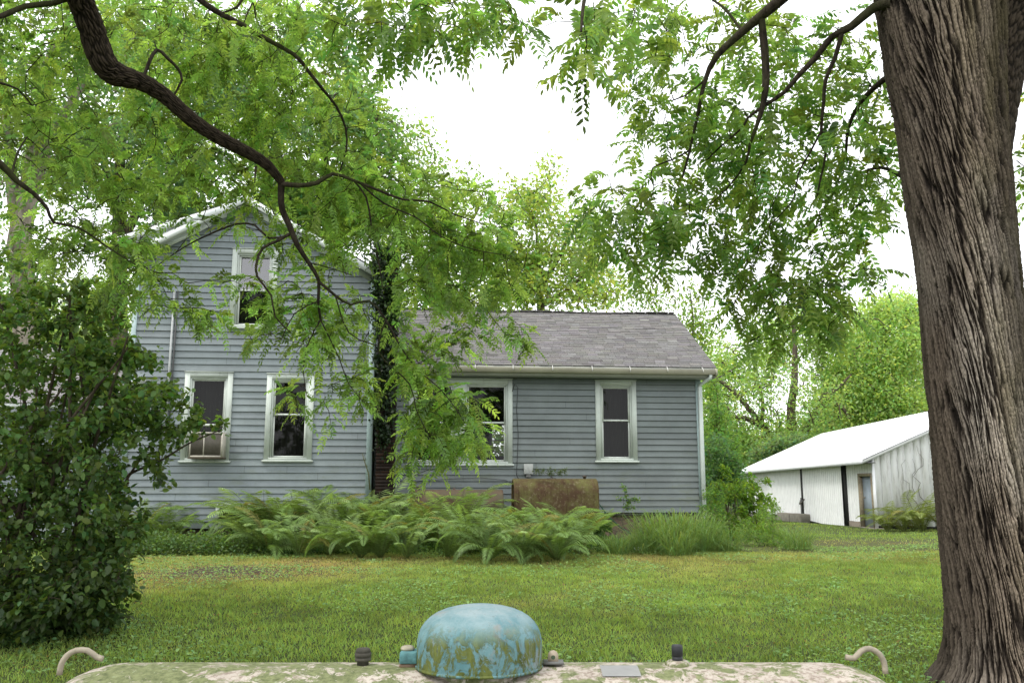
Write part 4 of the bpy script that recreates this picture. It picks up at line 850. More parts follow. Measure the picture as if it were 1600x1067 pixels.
# right limb leaving the trunk at the crotch
sk = Skel(); TB = 7.3
A = lambda px, py, Y: at(px, py, Y)
def barked_limb(name, pts, rad, par, seed):
    s = Skel(); P = s.line(pts, rad); Rl = s.lines[0][1]
    n = 160; # resample finely
    L = np.concatenate([[0], np.cumsum(np.linalg.norm(np.diff(P, axis=0), axis=1))]); Ns = int(L[-1]/.012)+2; q = np.linspace(0, L[-1], Ns)
    C_ = np.stack([np.interp(q, L, P[:, k]) for k in range(3)], 1); r_ = np.interp(q, L, Rl)
    t = norm(np.gradient(C_, axis=0)); u = norm(np.cross(t, np.array([.3, 1, .1]))); w = np.cross(t, u)
    a_ = np.linspace(0, 2*PI, n, endpoint=False)[None]; qq = q[:, None]; cols = max(12, int(2*PI*r_.mean()/.022))
    e, idd = voronoi_edge((a_/(2*PI)*cols+qq*.6) % cols, qq/.10+0*a_, cols, seed); hbb = ss(e/.4)*.7+fbm(a_*6, qq*25, seed)*.3*2
    d = (hbb-.6)*.022*np.minimum(1, r_[:, None]/.08); rf = r_[:, None]+d
    V_ = C_[:, None]+rf[..., None]*(np.cos(a_)[..., None]*u[:, None]+np.sin(a_)[..., None]*w[:, None])
    i = np.arange(Ns-1)[:, None]*n; j = np.arange(n)[None]; F_ = np.stack([i+j, i+(j+1) % n, i+n+(j+1) % n, i+n+j], -1).reshape(-1, 4)
    kk_ = np.clip(hbb, 0, 1)[..., None]; c_ = np.array([.005,.004,.003])+np.array([.05,.038,.027])*kk_**1.6
    return np_mesh(name, V_.reshape(-1, 3), F_, BT, par, c_.reshape(-1, 3), True)
barked_limb('limb', [A(1520,400,BTY+.05), A(1532,230,BTY-.02), A(1556,90,BTY-.08), A(1596,-10,BTY-.14), A(1650,-120,BTY-.2), A(1720,-300,BTY-.3)], [.10,.22,.23,.21,.19,.17], big, 5)
# crown branches reaching left over the lawn
top = at(1400, -260, BTY)
br = [
 ([(1440,-230,6.6),(1380,-140,6.7),(1300,-70,6.8),(1222,-2,6.9),(1190,25,7.0),(1160,50,7.1),(1120,88,7.2),(1102,125,7.3),(1090,180,7.4),(1078,235,7.5),(1066,278,7.6)], [.09,.075,.06,.05,.043,.036,.028,.02,.016,.012,.009]),
 ([(1189,26,7.0),(1193,60,7.05),(1197,120,7.1),(1193,160,7.15),(1183,195,7.2),(1172,225,7.3),(1165,255,7.4),(1140,290,7.6),(1110,320,7.7)], [.03,.035,.034,.026,.018,.013,.010,.007,.005]),
 ([(1395,5,6.5),(1366,12,6.6),(1330,42,6.7),(1300,58,6.8),(1275,90,6.9),(1248,118,7.0),(1225,145,7.1),(1195,165,7.2),(1168,185,7.3),(1160,200,7.35),(1125,230,7.5),(1105,250,7.6)], [.05,.04,.034,.028,.025,.022,.019,.015,.012,.010,.008,.006]),
 ([(1316,50,6.75),(1305,90,6.8),(1290,125,6.9),(1287,160,7.0),(1283,205,7.1),(1290,240,7.2),(1282,280,7.3),(1276,310,7.4)], [.022,.019,.017,.015,.013,.011,.009,.006]),
 ([(1420,95,6.7),(1375,130,7.0),(1345,160,7.3),(1325,200,7.5),(1322,240,7.6),(1312,275,7.7),(1298,310,7.8)], [.03,.024,.02,.016,.012,.009,.006]),
 ([(1425,285,6.9),(1400,270,7.3),(1375,262,7.5),(1345,270,7.7),(1310,285,7.9)], [.03,.02,.014,.010,.007]),
 ([(1283,205,7.1),(1265,240,7.2),(1248,270,7.3),(1240,310,7.4),(1220,335,7.5),(1205,350,7.6)], [.010,.009,.007,.006,.005,.004]),
 ([(1102,125,7.3),(1070,150,7.4),(1040,160,7.5)], [.010,.008,.005]),
 ([(1078,235,7.5),(1050,250,7.6),(1020,262,7.6),(1018,280,7.7)], [.009,.008,.007,.005]),
 ([(1300,-70,6.8),(1210,-80,6.4),(1100,-90,6.0),(1000,-85,5.6),(940,-60,5.3),(915,-10,5.1),(908,50,5.0)], [.05,.045,.038,.03,.022,.014,.007]),
 ([(1100,-90,6.0),(950,-120,6.0),(800,-110,6.1),(700,-80,6.2),(640,-50,6.3)], [.03,.026,.022,.016,.01]),
 ([(1160,50,7.1),(1128,10,7.2),(1085,-15,7.3)], [.015,.012,.008]),
 ([(1280,330,7.6),(1285,360,7.8),(1293,380,7.8),(1285,400,7.8)], [.006,.006,.005,.004]),
]
for pts, rad in br: sk.line([A(*p) for p in pts], [r*1.0 for r in rad])
T1 = ell([(1000,55,75,60,7.3,.5,28),(1120,50,120,60,7.4,.6,55),(1050,170,100,70,7.5,.6,60),(1180,190,110,80,7.5,.6,60),(1300,130,85,110,7.3,.6,60),(1350,240,60,80,7.3,.5,36),
  (1000,320,100,60,7.8,.5,50),(1110,310,110,80,7.8,.5,60),(1250,300,120,80,7.8,.5,62),(1030,385,80,45,7.9,.4,30),(1200,420,95,50,7.9,.4,34),(1290,420,85,60,7.9,.4,40),(1225,480,85,40,7.9,.4,36),(1300,505,45,30,7.9,.3,14),
  (945,355,45,40,7.9,.4,14),(1355,345,35,40,7.6,.4,10),(1165,360,50,60,7.8,.4,14),(1200,515,60,25,8.,.3,10)])
T2 = ell([(600,10,110,55,6.2,.3,38),(700,32,80,34,6.2,.3,22),(540,40,60,40,6.3,.3,14),(780,15,60,35,5.9,.3,16),(820,45,20,25,5.6,.2,4),(912,90,22,50,5.0,.15,10),(960,20,50,40,5.4,.3,14),(640,80,30,30,6.3,.2,4)])
T3 = ell([(1590,220,22,60,6.2,.2,0),(1640,230,60,90,7.5,.4,22),(1440,-120,180,80,7.,1.,50),(1600,-150,200,80,7.,1.4,40),(1300,-250,300,100,7.,1.5,60)])
for T_ in (T1, T2): T_[:, :] = np.array([0,0,EYE])+(T_-np.array([0,0,EYE]))*((T_[:, 1:2]+.3)/T_[:, 1:2])
ends = sk.grow(T1, .0055)+sk.grow(T2, .005)+sk.grow(T3, .006)
mb = MB(); sk.mesh(mb); mb.c = 1; mb.build('branches', BARK, big, True)
def leafy(ends, per, Lr, nl, ll, lw, base, var=.42, hue=.25, droop=.4):
    P = []; D = []
    for e, d, pts in ends:
        for q in range(per):
            f = rng.uniform(.25, 1) if q else 1.; k = f*(len(pts)-1); i = min(int(k), len(pts)-2); p = pts[i]+(pts[i+1]-pts[i])*(k-i)
            dd = norm(pts[i+1]-pts[i]); r = rng.normal(0, 1, 3); r -= np.dot(r, dd)*dd; P.append(p); D.append(dd*.5+norm(r)*.9+np.array([0,0,-.15]))
    P = np.array(P); D = np.array(D); n = len(P)
    return compound(P, D, rng.uniform(*Lr, n), nl, ll, lw, base, droop, var, hue)
wal = (.145,.23,.06)
Vl = [leafy(ends, 2, (.20,.34), 7, .075, .20, wal)]
np_mesh('crown', *[merge(Vl)[k] for k in (0, 1)], LEAF, big, merge(Vl)[2])
# ================================================================== tree whose limb hangs in from the left
lt = thing('overhanging_tree', 'tree with a thick dark crooked limb hanging in from the upper left over the house', 'tree', (0, 0, 0))
lx, ly = -6.4, 4.6; lz = float(gz(lx, ly))
barked_limb('trunk', [(lx-.1,ly,lz-.2),(lx,ly,lz+1.5),(lx+.1,ly,lz+4),(lx+.35,ly+.1,lz+6.2),(lx+.5,ly+.1,lz+9)], [.55,.42,.36,.30,.22], lt, 8)
sk = Skel(); hub = (lx+.3, ly+.1, lz+6.0)
main = [hub, A(-130,-250,4.9), A(20,-140,5.3), A(108,-30,5.6), A(130,10,5.75), A(146,55,5.9), A(160,95,6.0), A(180,116,6.1), A(215,126,6.2), A(255,148,6.35), A(300,188,6.5), A(345,217,6.65), A(390,240,6.8), A(420,260,6.9), A(440,285,7.0)]
barked_limb('limb', main, [.16,.13,.105,.088,.082,.085,.088,.082,.062,.056,.052,.050,.045,.038,.030], lt, 12)
sk.P += [np.array(p) for p in main]; sk.R += [.05]*len(main)
L_ = [
 ([(440,283,7.0),(439,305,7.05),(441,328,7.1),(452,352,7.15),(464,382,7.2),(482,410,7.3),(498,438,7.4),(497,470,7.5),(501,500,7.6)], [.030,.028,.026,.026,.022,.018,.015,.013,.010]),
 ([(440,287,7.0),(465,290,7.0),(495,286,7.1),(520,272,7.15),(552,282,7.2),(590,297,7.3),(630,312,7.4),(670,315,7.5),(710,335,7.6),(755,350,7.7)], [.024,.022,.020,.017,.014,.012,.010,.009,.007,.005]),
 ([(498,440,7.4),(524,462,7.5),(548,476,7.6),(577,470,7.7),(603,500,7.8),(625,540,7.8),(650,575,7.8),(690,610,7.8),(720,650,7.7)], [.014,.013,.011,.010,.009,.008,.007,.005,.004]),
 ([(452,366,7.15),(432,377,7.1),(410,388,7.1),(401,410,7.1),(402,432,7.1),(424,462,7.15),(430,495,7.2),(455,520,7.3)], [.014,.014,.013,.012,.010,.009,.007,.005]),
 ([(452,368,7.15),(420,372,7.2),(398,352,7.2),(370,350,7.3),(330,365,7.4),(290,385,7.5),(250,412,7.6)], [.010,.010,.009,.009,.008,.006,.004]),
 ([(250,-60,6.6),(312,0,6.8),(345,22,6.85),(380,40,6.9),(415,61,7.0),(460,86,7.1),(482,112,7.15),(505,141,7.2),(525,166,7.3),(540,200,7.35),(541,235,7.4),(530,270,7.4)], [.032,.026,.024,.022,.020,.018,.016,.014,.012,.010,.008,.006]),
 ([(345,22,6.85),(370,12,6.8),(380,-5,6.8)], [.012,.012,.012]),
 ([(380,40,6.9),(395,5,6.9),(400,30,7.0),(411,52,7.0)], [.006,.009,.008,.005]),
 ([(222,128,6.2),(232,100,6.2),(245,78,6.25),(262,92,6.3),(278,108,6.4),(284,126,6.4),(272,150,6.45),(275,175,6.5)], [.012,.014,.015,.014,.012,.010,.008,.006]),
 ([(400,260,6.85),(398,286,6.8)], [.012,.004]),
 ([(120,-10,5.7),(85,5,5.7),(40,10,5.6),(0,26,5.5),(-60,40,5.3)], [.03,.02,.019,.017,.015]),
 ([(-150,150,5.2),(-60,215,5.5),(0,256,5.8),(25,282,5.9),(52,302,6.0),(74,326,6.1),(84,348,6.2),(122,355,6.4),(165,384,6.6),(215,416,6.8)], [.05,.04,.026,.02,.016,.012,.010,.009,.007,.004]),
 ([(18,275,5.9),(27,240,6.0),(42,215,6.1)], [.009,.008,.006]),
 ([(-40,110,5.6),(0,130,5.9),(28,140,6.1),(50,165,6.3)], [.014,.01,.008,.005]),
 ([(552,282,7.2),(572,308,7.3),(580,350,7.4),(590,400,7.5),(598,450,7.6)], [.009,.009,.008,.007,.005]),
 ([(560,284,7.2),(600,318,7.4),(650,340,7.5),(690,370,7.6),(740,390,7.7),(800,400,7.8)], [.009,.008,.007,.006,.005,.003]),
 ([(603,500,7.7),(592,550,7.7),(640,600,7.7),(650,640,7.7),(670,680,7.7)], [.008,.007,.006,.005,.004]),
 ([(501,500,7.6),(480,540,7.6),(474,580,7.6),(480,620,7.6)], [.008,.006,.005,.003]),
 ([(501,500,7.6),(530,560,7.6),(545,600,7.6),(570,630,7.6)], [.008,.006,.005,.003]),
 ([(498,470,7.5),(460,490,7.4),(440,530,7.4)], [.007,.006,.004]),
 ([(524,462,7.5),(545,520,7.6),(590,540,7.6)], [.008,.007,.005]),
 ([(482,410,7.3),(520,420,7.3),(550,430,7.3)], [.006,.005,.004]),
 ([(312,0,6.8),(320,-60,6.6),(340,-130,6.4)], [.02,.03,.035]),
 ([hub, (lx+2.5, ly+1.5, lz+6.8), A(340,-130,6.4)], [.12,.08,.04]),
 ([hub, (lx+.9, ly+.3, lz+5.1), A(-150,150,5.2)], [.09,.07,.05]),
]
for pts, rad in L_: sk.line([np.array(p) if p is hub or (abs(p[0]) < 8 and p[1] < 8 and p[0] != 0) else A(*p) for p in pts], rad)
T1 = ell([(60,50,110,90,6.2,.6,46),(240,60,130,70,6.6,.6,70),(400,40,140,60,7.1,.5,80),(60,200,110,90,6.4,.6,60),(210,225,120,90,6.8,.5,62),(370,150,110,90,7.1,.5,90),(490,190,100,100,7.3,.5,90),
   (140,350,120,70,6.8,.5,66),(330,310,110,70,7.2,.4,62),(480,340,100,70,7.3,.4,52),(600,300,90,60,7.5,.4,64),(730,335,80,50,7.7,.4,44),(570,400,100,60,7.6,.3,62),(690,410,90,60,7.7,.3,60),(780,400,55,55,7.8,.3,26),
   (450,500,80,45,7.4,.3,46),(560,500,80,50,7.6,.3,50),(600,580,60,55,7.7,.3,34),(670,590,50,60,7.7,.3,38),(690,660,55,50,7.7,.3,44),(640,680,50,40,7.7,.3,22),(670,725,45,22,7.7,.2,9),(740,690,30,40,7.6,.2,12),(720,630,30,20,7.7,.2,10),
   (250,440,60,45,7.4,.3,26),(200,400,60,50,7.2,.3,30),(330,480,60,25,7.5,.3,14),(360,420,70,30,7.3,.3,9),(480,580,50,50,7.6,.3,14),(800,520,40,30,7.8,.3,8),(720,520,60,30,7.8,.3,14),(730,460,90,30,7.8,.3,20),(450,430,50,30,7.3,.3,12),(560,330,80,50,7.4,.3,30),
   (500,640,70,30,7.6,.2,5)])
T3 = np.array([(rng.uniform(-9,-2.5), rng.uniform(1,7.5), rng.uniform(6.2,9.5)) for _ in range(190)]); T3 = T3[[not (p[1] > 3.5 and p[0] > -.62*p[1]) for p in T3]]
T1 = np.array([0,0,EYE])+(T1-np.array([0,0,EYE]))*((T1[:, 1:2]+.35)/T1[:, 1:2])
d_ = T1-np.array([0,0,EYE]); dep_ = d_[:, 1]*cp+d_[:, 2]*sp; pxx = 800+F*d_[:, 0]/dep_; pyy = 533.5-F*(-d_[:, 1]*sp+d_[:, 2]*cp)/dep_
T1 = T1[~((pxx > 630) & (pxx < 760) & (pyy > 590) & (rng.uniform(0, 1, len(T1)) < .3)) & ~((np.abs(pxx-602) < 28) & (pyy > 375) & (rng.uniform(0, 1, len(T1)) < .72)) & ~((pxx < 560) & (pyy > 400) & (rng.uniform(0, 1, len(T1)) < .25)) & ~((pxx > 180) & (pxx < 570) & (pyy > 318) & (pyy < 420) & (rng.uniform(0, 1, len(T1)) < .42))]
e1_ = sk.grow(T1, .005); e3_ = sk.grow(T3, .01, step=.5)
mb = MB(); sk.mesh(mb); mb.build('branches', BARK, lt, True)
loc_ = (.185,.28,.075)
g1_ = merge([leafy(e1_, 4, (.13,.24), 8, .046, .20, loc_, .6, .18), leafy(e3_, 14, (.3,.45), 5, .13, .22, loc_)])
np_mesh('crown', g1_[0], g1_[1], LEAF, lt, g1_[2])
# ================================================================== lilac at the left
def simple_leaves(ends, per, L, wr, base, var=.3, hue=.2, six=True, sag=-.3, spread=.04, fold=.2, lo=.2):
    P = []; D = []
    for e, d, pts in ends:
        k = rng.uniform(lo, 1, per)*(len(pts)-1); pts = np.array(pts); i = np.minimum(k.astype(int), len(pts)-2); p = pts[i]+(pts[i+1]-pts[i])*(k-i)[:, None]
        dd = norm(pts[i+1]-pts[i]); P.append(p+rng.normal(0, spread, (per, 3))); D.append(dd*.5+norm(rng.normal(0, 1, (per, 3)))*.9+np.array([0,0,sag]))
    P = np.concatenate(P); D = np.concatenate(D); n = len(P); l = rng.uniform(L[0], L[1], n)
    return leaves_mesh(P, D, np.array([0,0,1.])+rng.normal(0, .45, (n, 3)), l, l*wr, rcol(n, base, var, hue), six, fold)
lb = ground_hit(70, 985); lil = thing('lilac_bush', 'big dark green lilac bush crowding the left edge of the lawn', 'bush', (0, 0, 0))
sk = Skel()
for k in range(16):
    a = rng.uniform(0, 2*PI); b0 = np.array([lb[0]-.25+rng.uniform(-.5, .3), lb[1]+.2+rng.uniform(-.4, .4), lb[2]-.05]); tp_ = at(rng.choice([-60,0,60,110,160,200,-100]), rng.uniform(430, 640), lb[1]+rng.uniform(-.6, .9))
    md = b0*.5+tp_*.5+np.array([rng.normal(0, .12), rng.normal(0, .12), .15]); sk.line([b0, b0*.75+md*.25+rng.normal(0, .05, 3), md, tp_], [.035, .028, .02, .008], .004)
sk.line([at(110,900,9.0), at(180,760,9.1), at(250,720,9.1), at(300,690,9.0), at(345,672,8.9)], [.02,.016,.012,.009,.004])
sk.line([at(90,880,9.0), at(170,790,9.4), at(240,690,9.3), at(300,660,9.2)], [.02,.016,.012,.005])
T1 = ell([(110,480,105,45,9.0,.8,50),(80,660,130,70,8.7,.8,60),(110,730,90,50,8.6,.6,44),(175,560,50,60,9.,.5,24),(60,520,110,80,8.9,.8,80),(150,480,55,45,9.0,.5,32),(100,620,150,90,8.8,.9,110),(190,600,60,70,9.0,.6,50),(250,640,60,45,9.,.4,36),(318,668,30,16,8.9,.2,6),(60,740,130,90,8.6,.9,105),(60,860,150,100,8.3,.8,190),(160,860,50,80,8.5,.5,50),(130,930,80,55,8.2,.4,80),(30,950,90,50,7.9,.5,80),(220,690,50,30,9.,.3,12),(-120,700,120,250,8.6,1,90),(20,450,60,60,9.2,.4,22),(235,565,25,20,9.1,.3,7),(255,740,35,20,9.1,.2,5),(200,800,30,50,8.8,.4,12)])
e = sk.grow(T1, .005, droop=.4, wob=.2); mb = MB(); sk.mesh(mb); mb.build('stems', BARKB, lil, True)
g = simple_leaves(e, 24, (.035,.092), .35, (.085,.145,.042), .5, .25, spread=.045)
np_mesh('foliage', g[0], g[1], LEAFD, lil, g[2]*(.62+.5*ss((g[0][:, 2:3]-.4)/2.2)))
n = 60; P = T1[rng.integers(0, 150, n)]; mb = MB()
for p in P:
    q = p+rng.normal(0, .1, 3); m_ = norm(rng.normal(0, .4, 3)+np.array([0,0,1.]))
    for j in range(7): c_ = q+m_*.018*j+rng.normal(0, .012, 3); mb.tube([c_, c_+rng.normal(0, .010, 3)+np.array([0,0,.012])], [.007,.002], 4, (.06,.025,.018))
tag(mb.build('seed_heads', vc_mat('seed', .9), lil), kind='stuff')
# groundcover at the foot of the lilac
def groundcover(name, cx, cy, rx, ry, n, h, base, label, L=(.03,.06), mat=LEAFD, kind='stuff'):
    a = rng.uniform(0, 2*PI, n); r = np.sqrt(rng.uniform(0, 1, n)); x = cx+rx*r*np.cos(a); y = cy+ry*r*np.sin(a); hh = h*(.4+fbm(x*2, y*2, 5))*(1-r**4*.7)
    P = np.stack([x, y, gz(x, y)+rng.uniform(.01, 1, n)*hh], 1); D = rdir(n); D[:, 2] *= .5; l = rng.uniform(*L, n)
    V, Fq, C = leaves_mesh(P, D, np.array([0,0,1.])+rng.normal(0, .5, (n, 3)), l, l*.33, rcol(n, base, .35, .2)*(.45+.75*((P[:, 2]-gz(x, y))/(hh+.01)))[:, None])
    o = np_mesh(name, V, Fq, mat, None, C); tag(o, label, kind=kind); return o
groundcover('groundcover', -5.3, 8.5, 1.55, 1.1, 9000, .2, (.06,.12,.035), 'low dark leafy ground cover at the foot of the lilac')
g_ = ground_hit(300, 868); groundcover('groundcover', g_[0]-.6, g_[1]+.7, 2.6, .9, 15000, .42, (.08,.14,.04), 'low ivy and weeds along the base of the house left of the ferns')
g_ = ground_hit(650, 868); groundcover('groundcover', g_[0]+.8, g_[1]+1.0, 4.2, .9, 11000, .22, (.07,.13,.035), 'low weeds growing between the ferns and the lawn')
# ================================================================== ferns
def fern_mesh(nf, Lf, base, spread=1., seed=0, dry=.05, arch=1.):
    P = []; D = []; N_ = []; Ls = []; Cs = []; Rv = []
    for f in range(nf):
        az = 2*PI*f/nf+rng.normal(0, .25); L = Lf*rng.uniform(.7, 1.1); el = rng.uniform(.95, 1.35)/spread; h = np.array([math.cos(az), math.sin(az), 0]); s = np.array([-h[1], h[0], 0])
        n = 38; t = np.linspace(0, 1, n+1); ang = el-(1.25+.75*rng.uniform(-.3, 1))*arch*t**1.5; dl = L/n
        p = np.zeros((n+1, 3)); p[0] = h*.03
        for i in range(n): p[i+1] = p[i]+dl*(h*math.cos(ang[i])+np.array([0,0,1])*math.sin(ang[i]))
        tw = rng.normal(0, .5); base_c = np.array(base)*rng.uniform(.7, 1.25)
        if rng.uniform() < dry: base_c = np.array([.24,.23,.07])*rng.uniform(.7, 1.1)
        pl = L*.155; tgs = norm(np.gradient(p, axis=0))
        for i in range(3, n+1):
            q = t[i]; w = pl*math.sin(PI*min(1, (q*.96+.02))**1.25)**.75*(1-.0*q)+.008; tg = tgs[i]; nn = np.cross(tg, s); nn = nn*math.cos(tw*.3)+s*math.sin(tw*.3)*.3
            for sd_ in (-1, 1):
                for o in (0,):
                    if i == n and o: continue
                    P.append(p[i]+tg*dl*o); D.append(s*sd_*(1-.25*q)+tg*(.30+.5*q)-nn*rng.uniform(-.05,.3)*(1 if nn[2] < 0 else -1)*-1*.0+np.array([0,0,-.22+rng.normal(0, .06)])); N_.append(nn+rng.normal(0, .12, 3)); Ls.append(w*rng.uniform(.92, 1.06)); Cs.append(base_c*rng.uniform(.85, 1.15)*(.75+.5*q))
        Rv.append((p, L))
    P = np.array(P); Ls = np.array(Ls); V, Fq, C = leaves_mesh(P, np.array(D), np.array(N_), Ls, .0082*Lf+0*Ls, np.array(Cs), False, .1, .12)
    Fl = [tuple(r) for r in Fq]; mb = MB()
    for p, L in Rv: mb.tube(list(p[::3]), list(np.linspace(.006, .0015, len(p[::3]))), 4, (.12,.15,.05))
    k = len(V); V = np.concatenate([V, np.array(mb.V)]); C = np.concatenate([C, np.array(mb.C)])
    loops = [i for f in Fl for i in f]+[k+i for f in mb.F for i in f]; sizes = [4]*len(Fl)+[len(f) for f in mb.F]
    return V, loops, sizes, C
RNGF = 1
FERN = (.15,.23,.075)
def fern(name, loc, rot, sc, proto, label, group):
    o = proto.copy(); COL.objects.link(o); o.location = tuple(loc); o.rotation_euler = (rng.normal(0, .16), rng.normal(0, .16), rot); o.scale = (sc,)*3; tag(o, label, 'fern', group); return o
protos = []
def mk_fern(**k):
    V, lo, sz, C = fern_mesh(**k); me = np_mesh('fern', V, lo, LEAF2, None, C, False, sz); return me
LEAF2 = leaf_mat('fern_leaf', .4, .015, (1.5, 1.5, .7))
pm = [mk_fern(nf=17, Lf=1.35, base=FERN), mk_fern(nf=18, Lf=1.45, base=(.125,.20,.06), arch=1.45), mk_fern(nf=18, Lf=1.4, base=(.19,.27,.10), arch=.9), mk_fern(nf=12, Lf=1.15, base=(.16,.24,.08), dry=.2)]
pm_used = [False]*4
spots = [ # px, py of the foot, scale, proto, label
 (398,852,.8,0,'leftmost big fern, just right of the basement window'),
 (405,850,1.05,1,'fern with drooping fronds, second big one from the basement window'),
 (420,838,1.25,2,'tall upright fern under the second ground floor window'),
 (448,856,1.0,0,'low fern at the front edge under the second window'),
 (480,838,1.25,2,'tall fern between the second window and the corner board'),
 (505,852,1.1,1,'dark fern in the middle of the bed before the corner board'),
 (540,840,1.2,0,'tall fern left of the house corner'),
 (562,856,1.0,3,'front fern below the house corner'),
 (588,838,1.2,2,'fern growing at the foot of the sooty chimney'),
 (620,840,1.15,1,'fern with high fronds reaching the left end of the pinkish tank'),
 (615,858,.95,0,'front fern left of the pinkish tank'),
 (650,856,1.0,2,'fern arching before the left half of the pinkish tank'),
 (688,858,1.0,1,'fern in front of the middle of the pinkish tank'),
 (722,850,1.15,2,'fern with broad pale fronds over the right end of the pinkish tank'),
 (745,862,.95,0,'low fern at the lawn edge below the gap between the tanks'),
 (782,860,.9,3,'fern with light fronds at the gap between the two oil tanks'),
 (812,858,.9,0,'fern below the left end of the mossy brown tank'),
 (845,866,.95,1,'low front fern sprawling onto the lawn below the mossy tank'),
 (862,850,.9,2,'fern with curled pale fronds against the mossy brown tank'),
 (895,852,.85,0,'fern at the right end of the mossy brown tank'),
 (284,852,.75,3,'small fern left of the basement window'),
 (262,846,.9,1,'small fern between the lilac and the basement window'),
 (232,842,.85,0,'small fern half hidden behind the lilac'),
 (930,848,.7,3,'small yellowish fern where the weeds begin at the garden hose'),
 (670,840,1.0,0,'fern standing close to the pinkish tank under the double window'),
 (520,868,.8,2,'low fern spilling onto the grass before the corner board'),
 (700,872,.75,3,'small fern with a fallen frond at the lawn edge'),
 (430,868,.8,1,'low fern at the grass edge before the tall window fern'),
 (475,870,.75,0,'low fern at the grass edge left of the corner board'),
 (570,872,.8,1,'drooping fern on the lawn edge below the chimney'),
 (640,873,.75,3,'drooping fern on the lawn edge below the left end of the pinkish tank'),
 (765,876,.8,1,'foremost fern with fronds lying on the lawn between the tanks'),
 (815,877,.8,2,'foremost fern lying on the lawn under the mossy tank'),
 (868,876,.75,1,'fern with a long frond sweeping the lawn at the right end of the bed'),
 (408,866,.7,2,'small front fern at the left end of the bed'),
 (905,868,.65,0,'small front fern at the right end of the bed'),
 (732,868,.9,0,'fern filling the front edge right below the end of the pinkish tank'),
 (600,872,.8,0,'front fern on the grass edge below the sooty chimney')]
for px, py, sc, k, lab in spots:
    g = ground_hit(px, py); 
    lim = 17.2 if px < 590 else 17.6; g[1] = min(g[1], lim); g[0] = (px-800)/F*g[1]*(1.0); g[2] = float(gz(g[0], g[1]))
    if not pm_used[k]:
        o = pm[k]; pm_used[k] = True; o.location = tuple(g); o.scale = (sc,)*3; o.rotation_euler = (0, 0, rng.uniform(0, 6)); tag(o, lab, 'fern', 'ferns in the bed along the house')
    else: fern('fern', g, rng.uniform(0, 6), sc, pm[k], lab, 'ferns in the bed along the house')
# yellowish ferns at the shed
yf = mk_fern(nf=12, Lf=1.3, base=(.16,.20,.06), dry=.35)
for k, (px, py, sc, lab) in enumerate([(1385,826,.95,'yellow-green fern by the shed door corner'),(1412,828,1.1,'yellow-green fern in the middle of the gable wall clump'),(1440,826,1.2,'tall yellow-green fern beside the big trunk at the shed'),(1425,818,1.35,'tall fern standing closest to the shed gable wall'),(1480,824,1.2,'fern mostly hidden behind the big trunk at the shed gable')]):
    g = at(px, 800, 27.2+(.9 if k == 3 else 0)); g[2] = float(gz(g[0], g[1])); 
    if k == 0: o = yf; o.location = tuple(g); o.scale = (sc,)*3; tag(o, lab, 'fern', 'ferns at the shed wall')
    else: fern('fern', g, rng.uniform(0, 6), sc, yf, lab, 'ferns at the shed wall')
# ================================================================== weeds and shrubs by the wing corner
def bush(name, label, cat, ellipses, foot, per, L, wr, base, nst=6, mat=LEAF, var=.3, hue=.25, six=False, r0=.004, bark=BARKB, sag=0, spread=.03, group=None):
    root = thing(name, label, cat, tuple(foot), 0, group); sk = Skel(); foot = np.array(foot); T = ell(ellipses); c = T.mean(0)
    for k in range(nst): b = foot+np.array([rng.normal(0, .12), rng.normal(0, .12), -.03]); t = T[rng.integers(len(T))]*.6+c*.4; sk.line([b, b*.6+t*.4+rng.normal(0, .03, 3), t], [r0*3, r0*2.2, r0*1.2])
    e = sk.grow(T, r0, droop=.2); mb = MB(); sk.mesh(mb); mb.V = [tuple(np.array(v)-foot) for v in mb.V]; mb.build('stems', bark, root, True)
    g = simple_leaves(e, per, L, wr, base, var, hue, six, sag, spread); np_mesh('foliage', g[0]-foot, g[1], mat, root, g[2]); return root
def gp(px, py, Y): p = at(px, py, Y); p[2] = float(gz(p[0], p[1])); return p
bush('weed_shrub', 'bright yellow-green leafy shrub beyond the wing corner', 'shrub', [(1150,800,45,50,20,.7,80),(1180,780,30,40,20.5,.5,40),(1130,760,20,30,20.5,.5,20),(1160,830,50,20,19.5,.5,40)], gp(1150,840,20), 26, (.05,.11), .28, (.12,.20,.03))
bush('feathery_weed', 'rounded feathery green weed clump at the end of the wing bed', 'weed', [(1190,830,40,28,17.5,.5,70),(1215,845,25,14,17.3,.4,30),(1200,800,22,18,18,.4,24)], gp(1195,855,17.5), 34, (.03,.07), .14, (.11,.19,.04), r0=.003)
bush('leggy_weed', 'leggy weed with thin stems against the wing corner board', 'weed', [(1115,800,22,50,17.3,.3,60),(1105,835,30,20,17.2,.3,30)], gp(1112,860,17.2), 24, (.04,.08), .2, (.085,.16,.035), r0=.003)
bush('sapling', 'thin upright sapling rising in front of the white shed wall', 'sapling', [(1175,770,8,30,20,.15,9),(1168,790,14,22,20,.2,12)], gp(1172,845,20), 22, (.06,.11), .3, (.11,.20,.03), 3)
bush('creeping_vine', 'small vine with light leaves climbing the wing siding right of the mossy tank', 'vine', [(985,785,14,14,17.75,.05,16),(968,768,12,14,17.75,.05,7)], gp(980,850,17.7), 20, (.03,.06), .3, (.10,.17,.05), 3, r0=.0025, spread=.02)
bush('mossy_vine', 'low tangle of vine lying along the siding above the mossy oil tank', 'vine', [(863,737,32,6,17.85,.04,34)], (at(865,745,17.85)), 30, (.015,.03), .4, (.07,.10,.035), 4, r0=.002, spread=.02)
bush('dark_shrub', 'dark leafy plant filling the bed right of the mossy oil tank', 'plant', [(925,828,30,18,17,.3,50),(960,848,35,10,16.7,.3,30)], gp(935,858,17), 26, (.04,.09), .28, (.06,.12,.03), r0=.003)
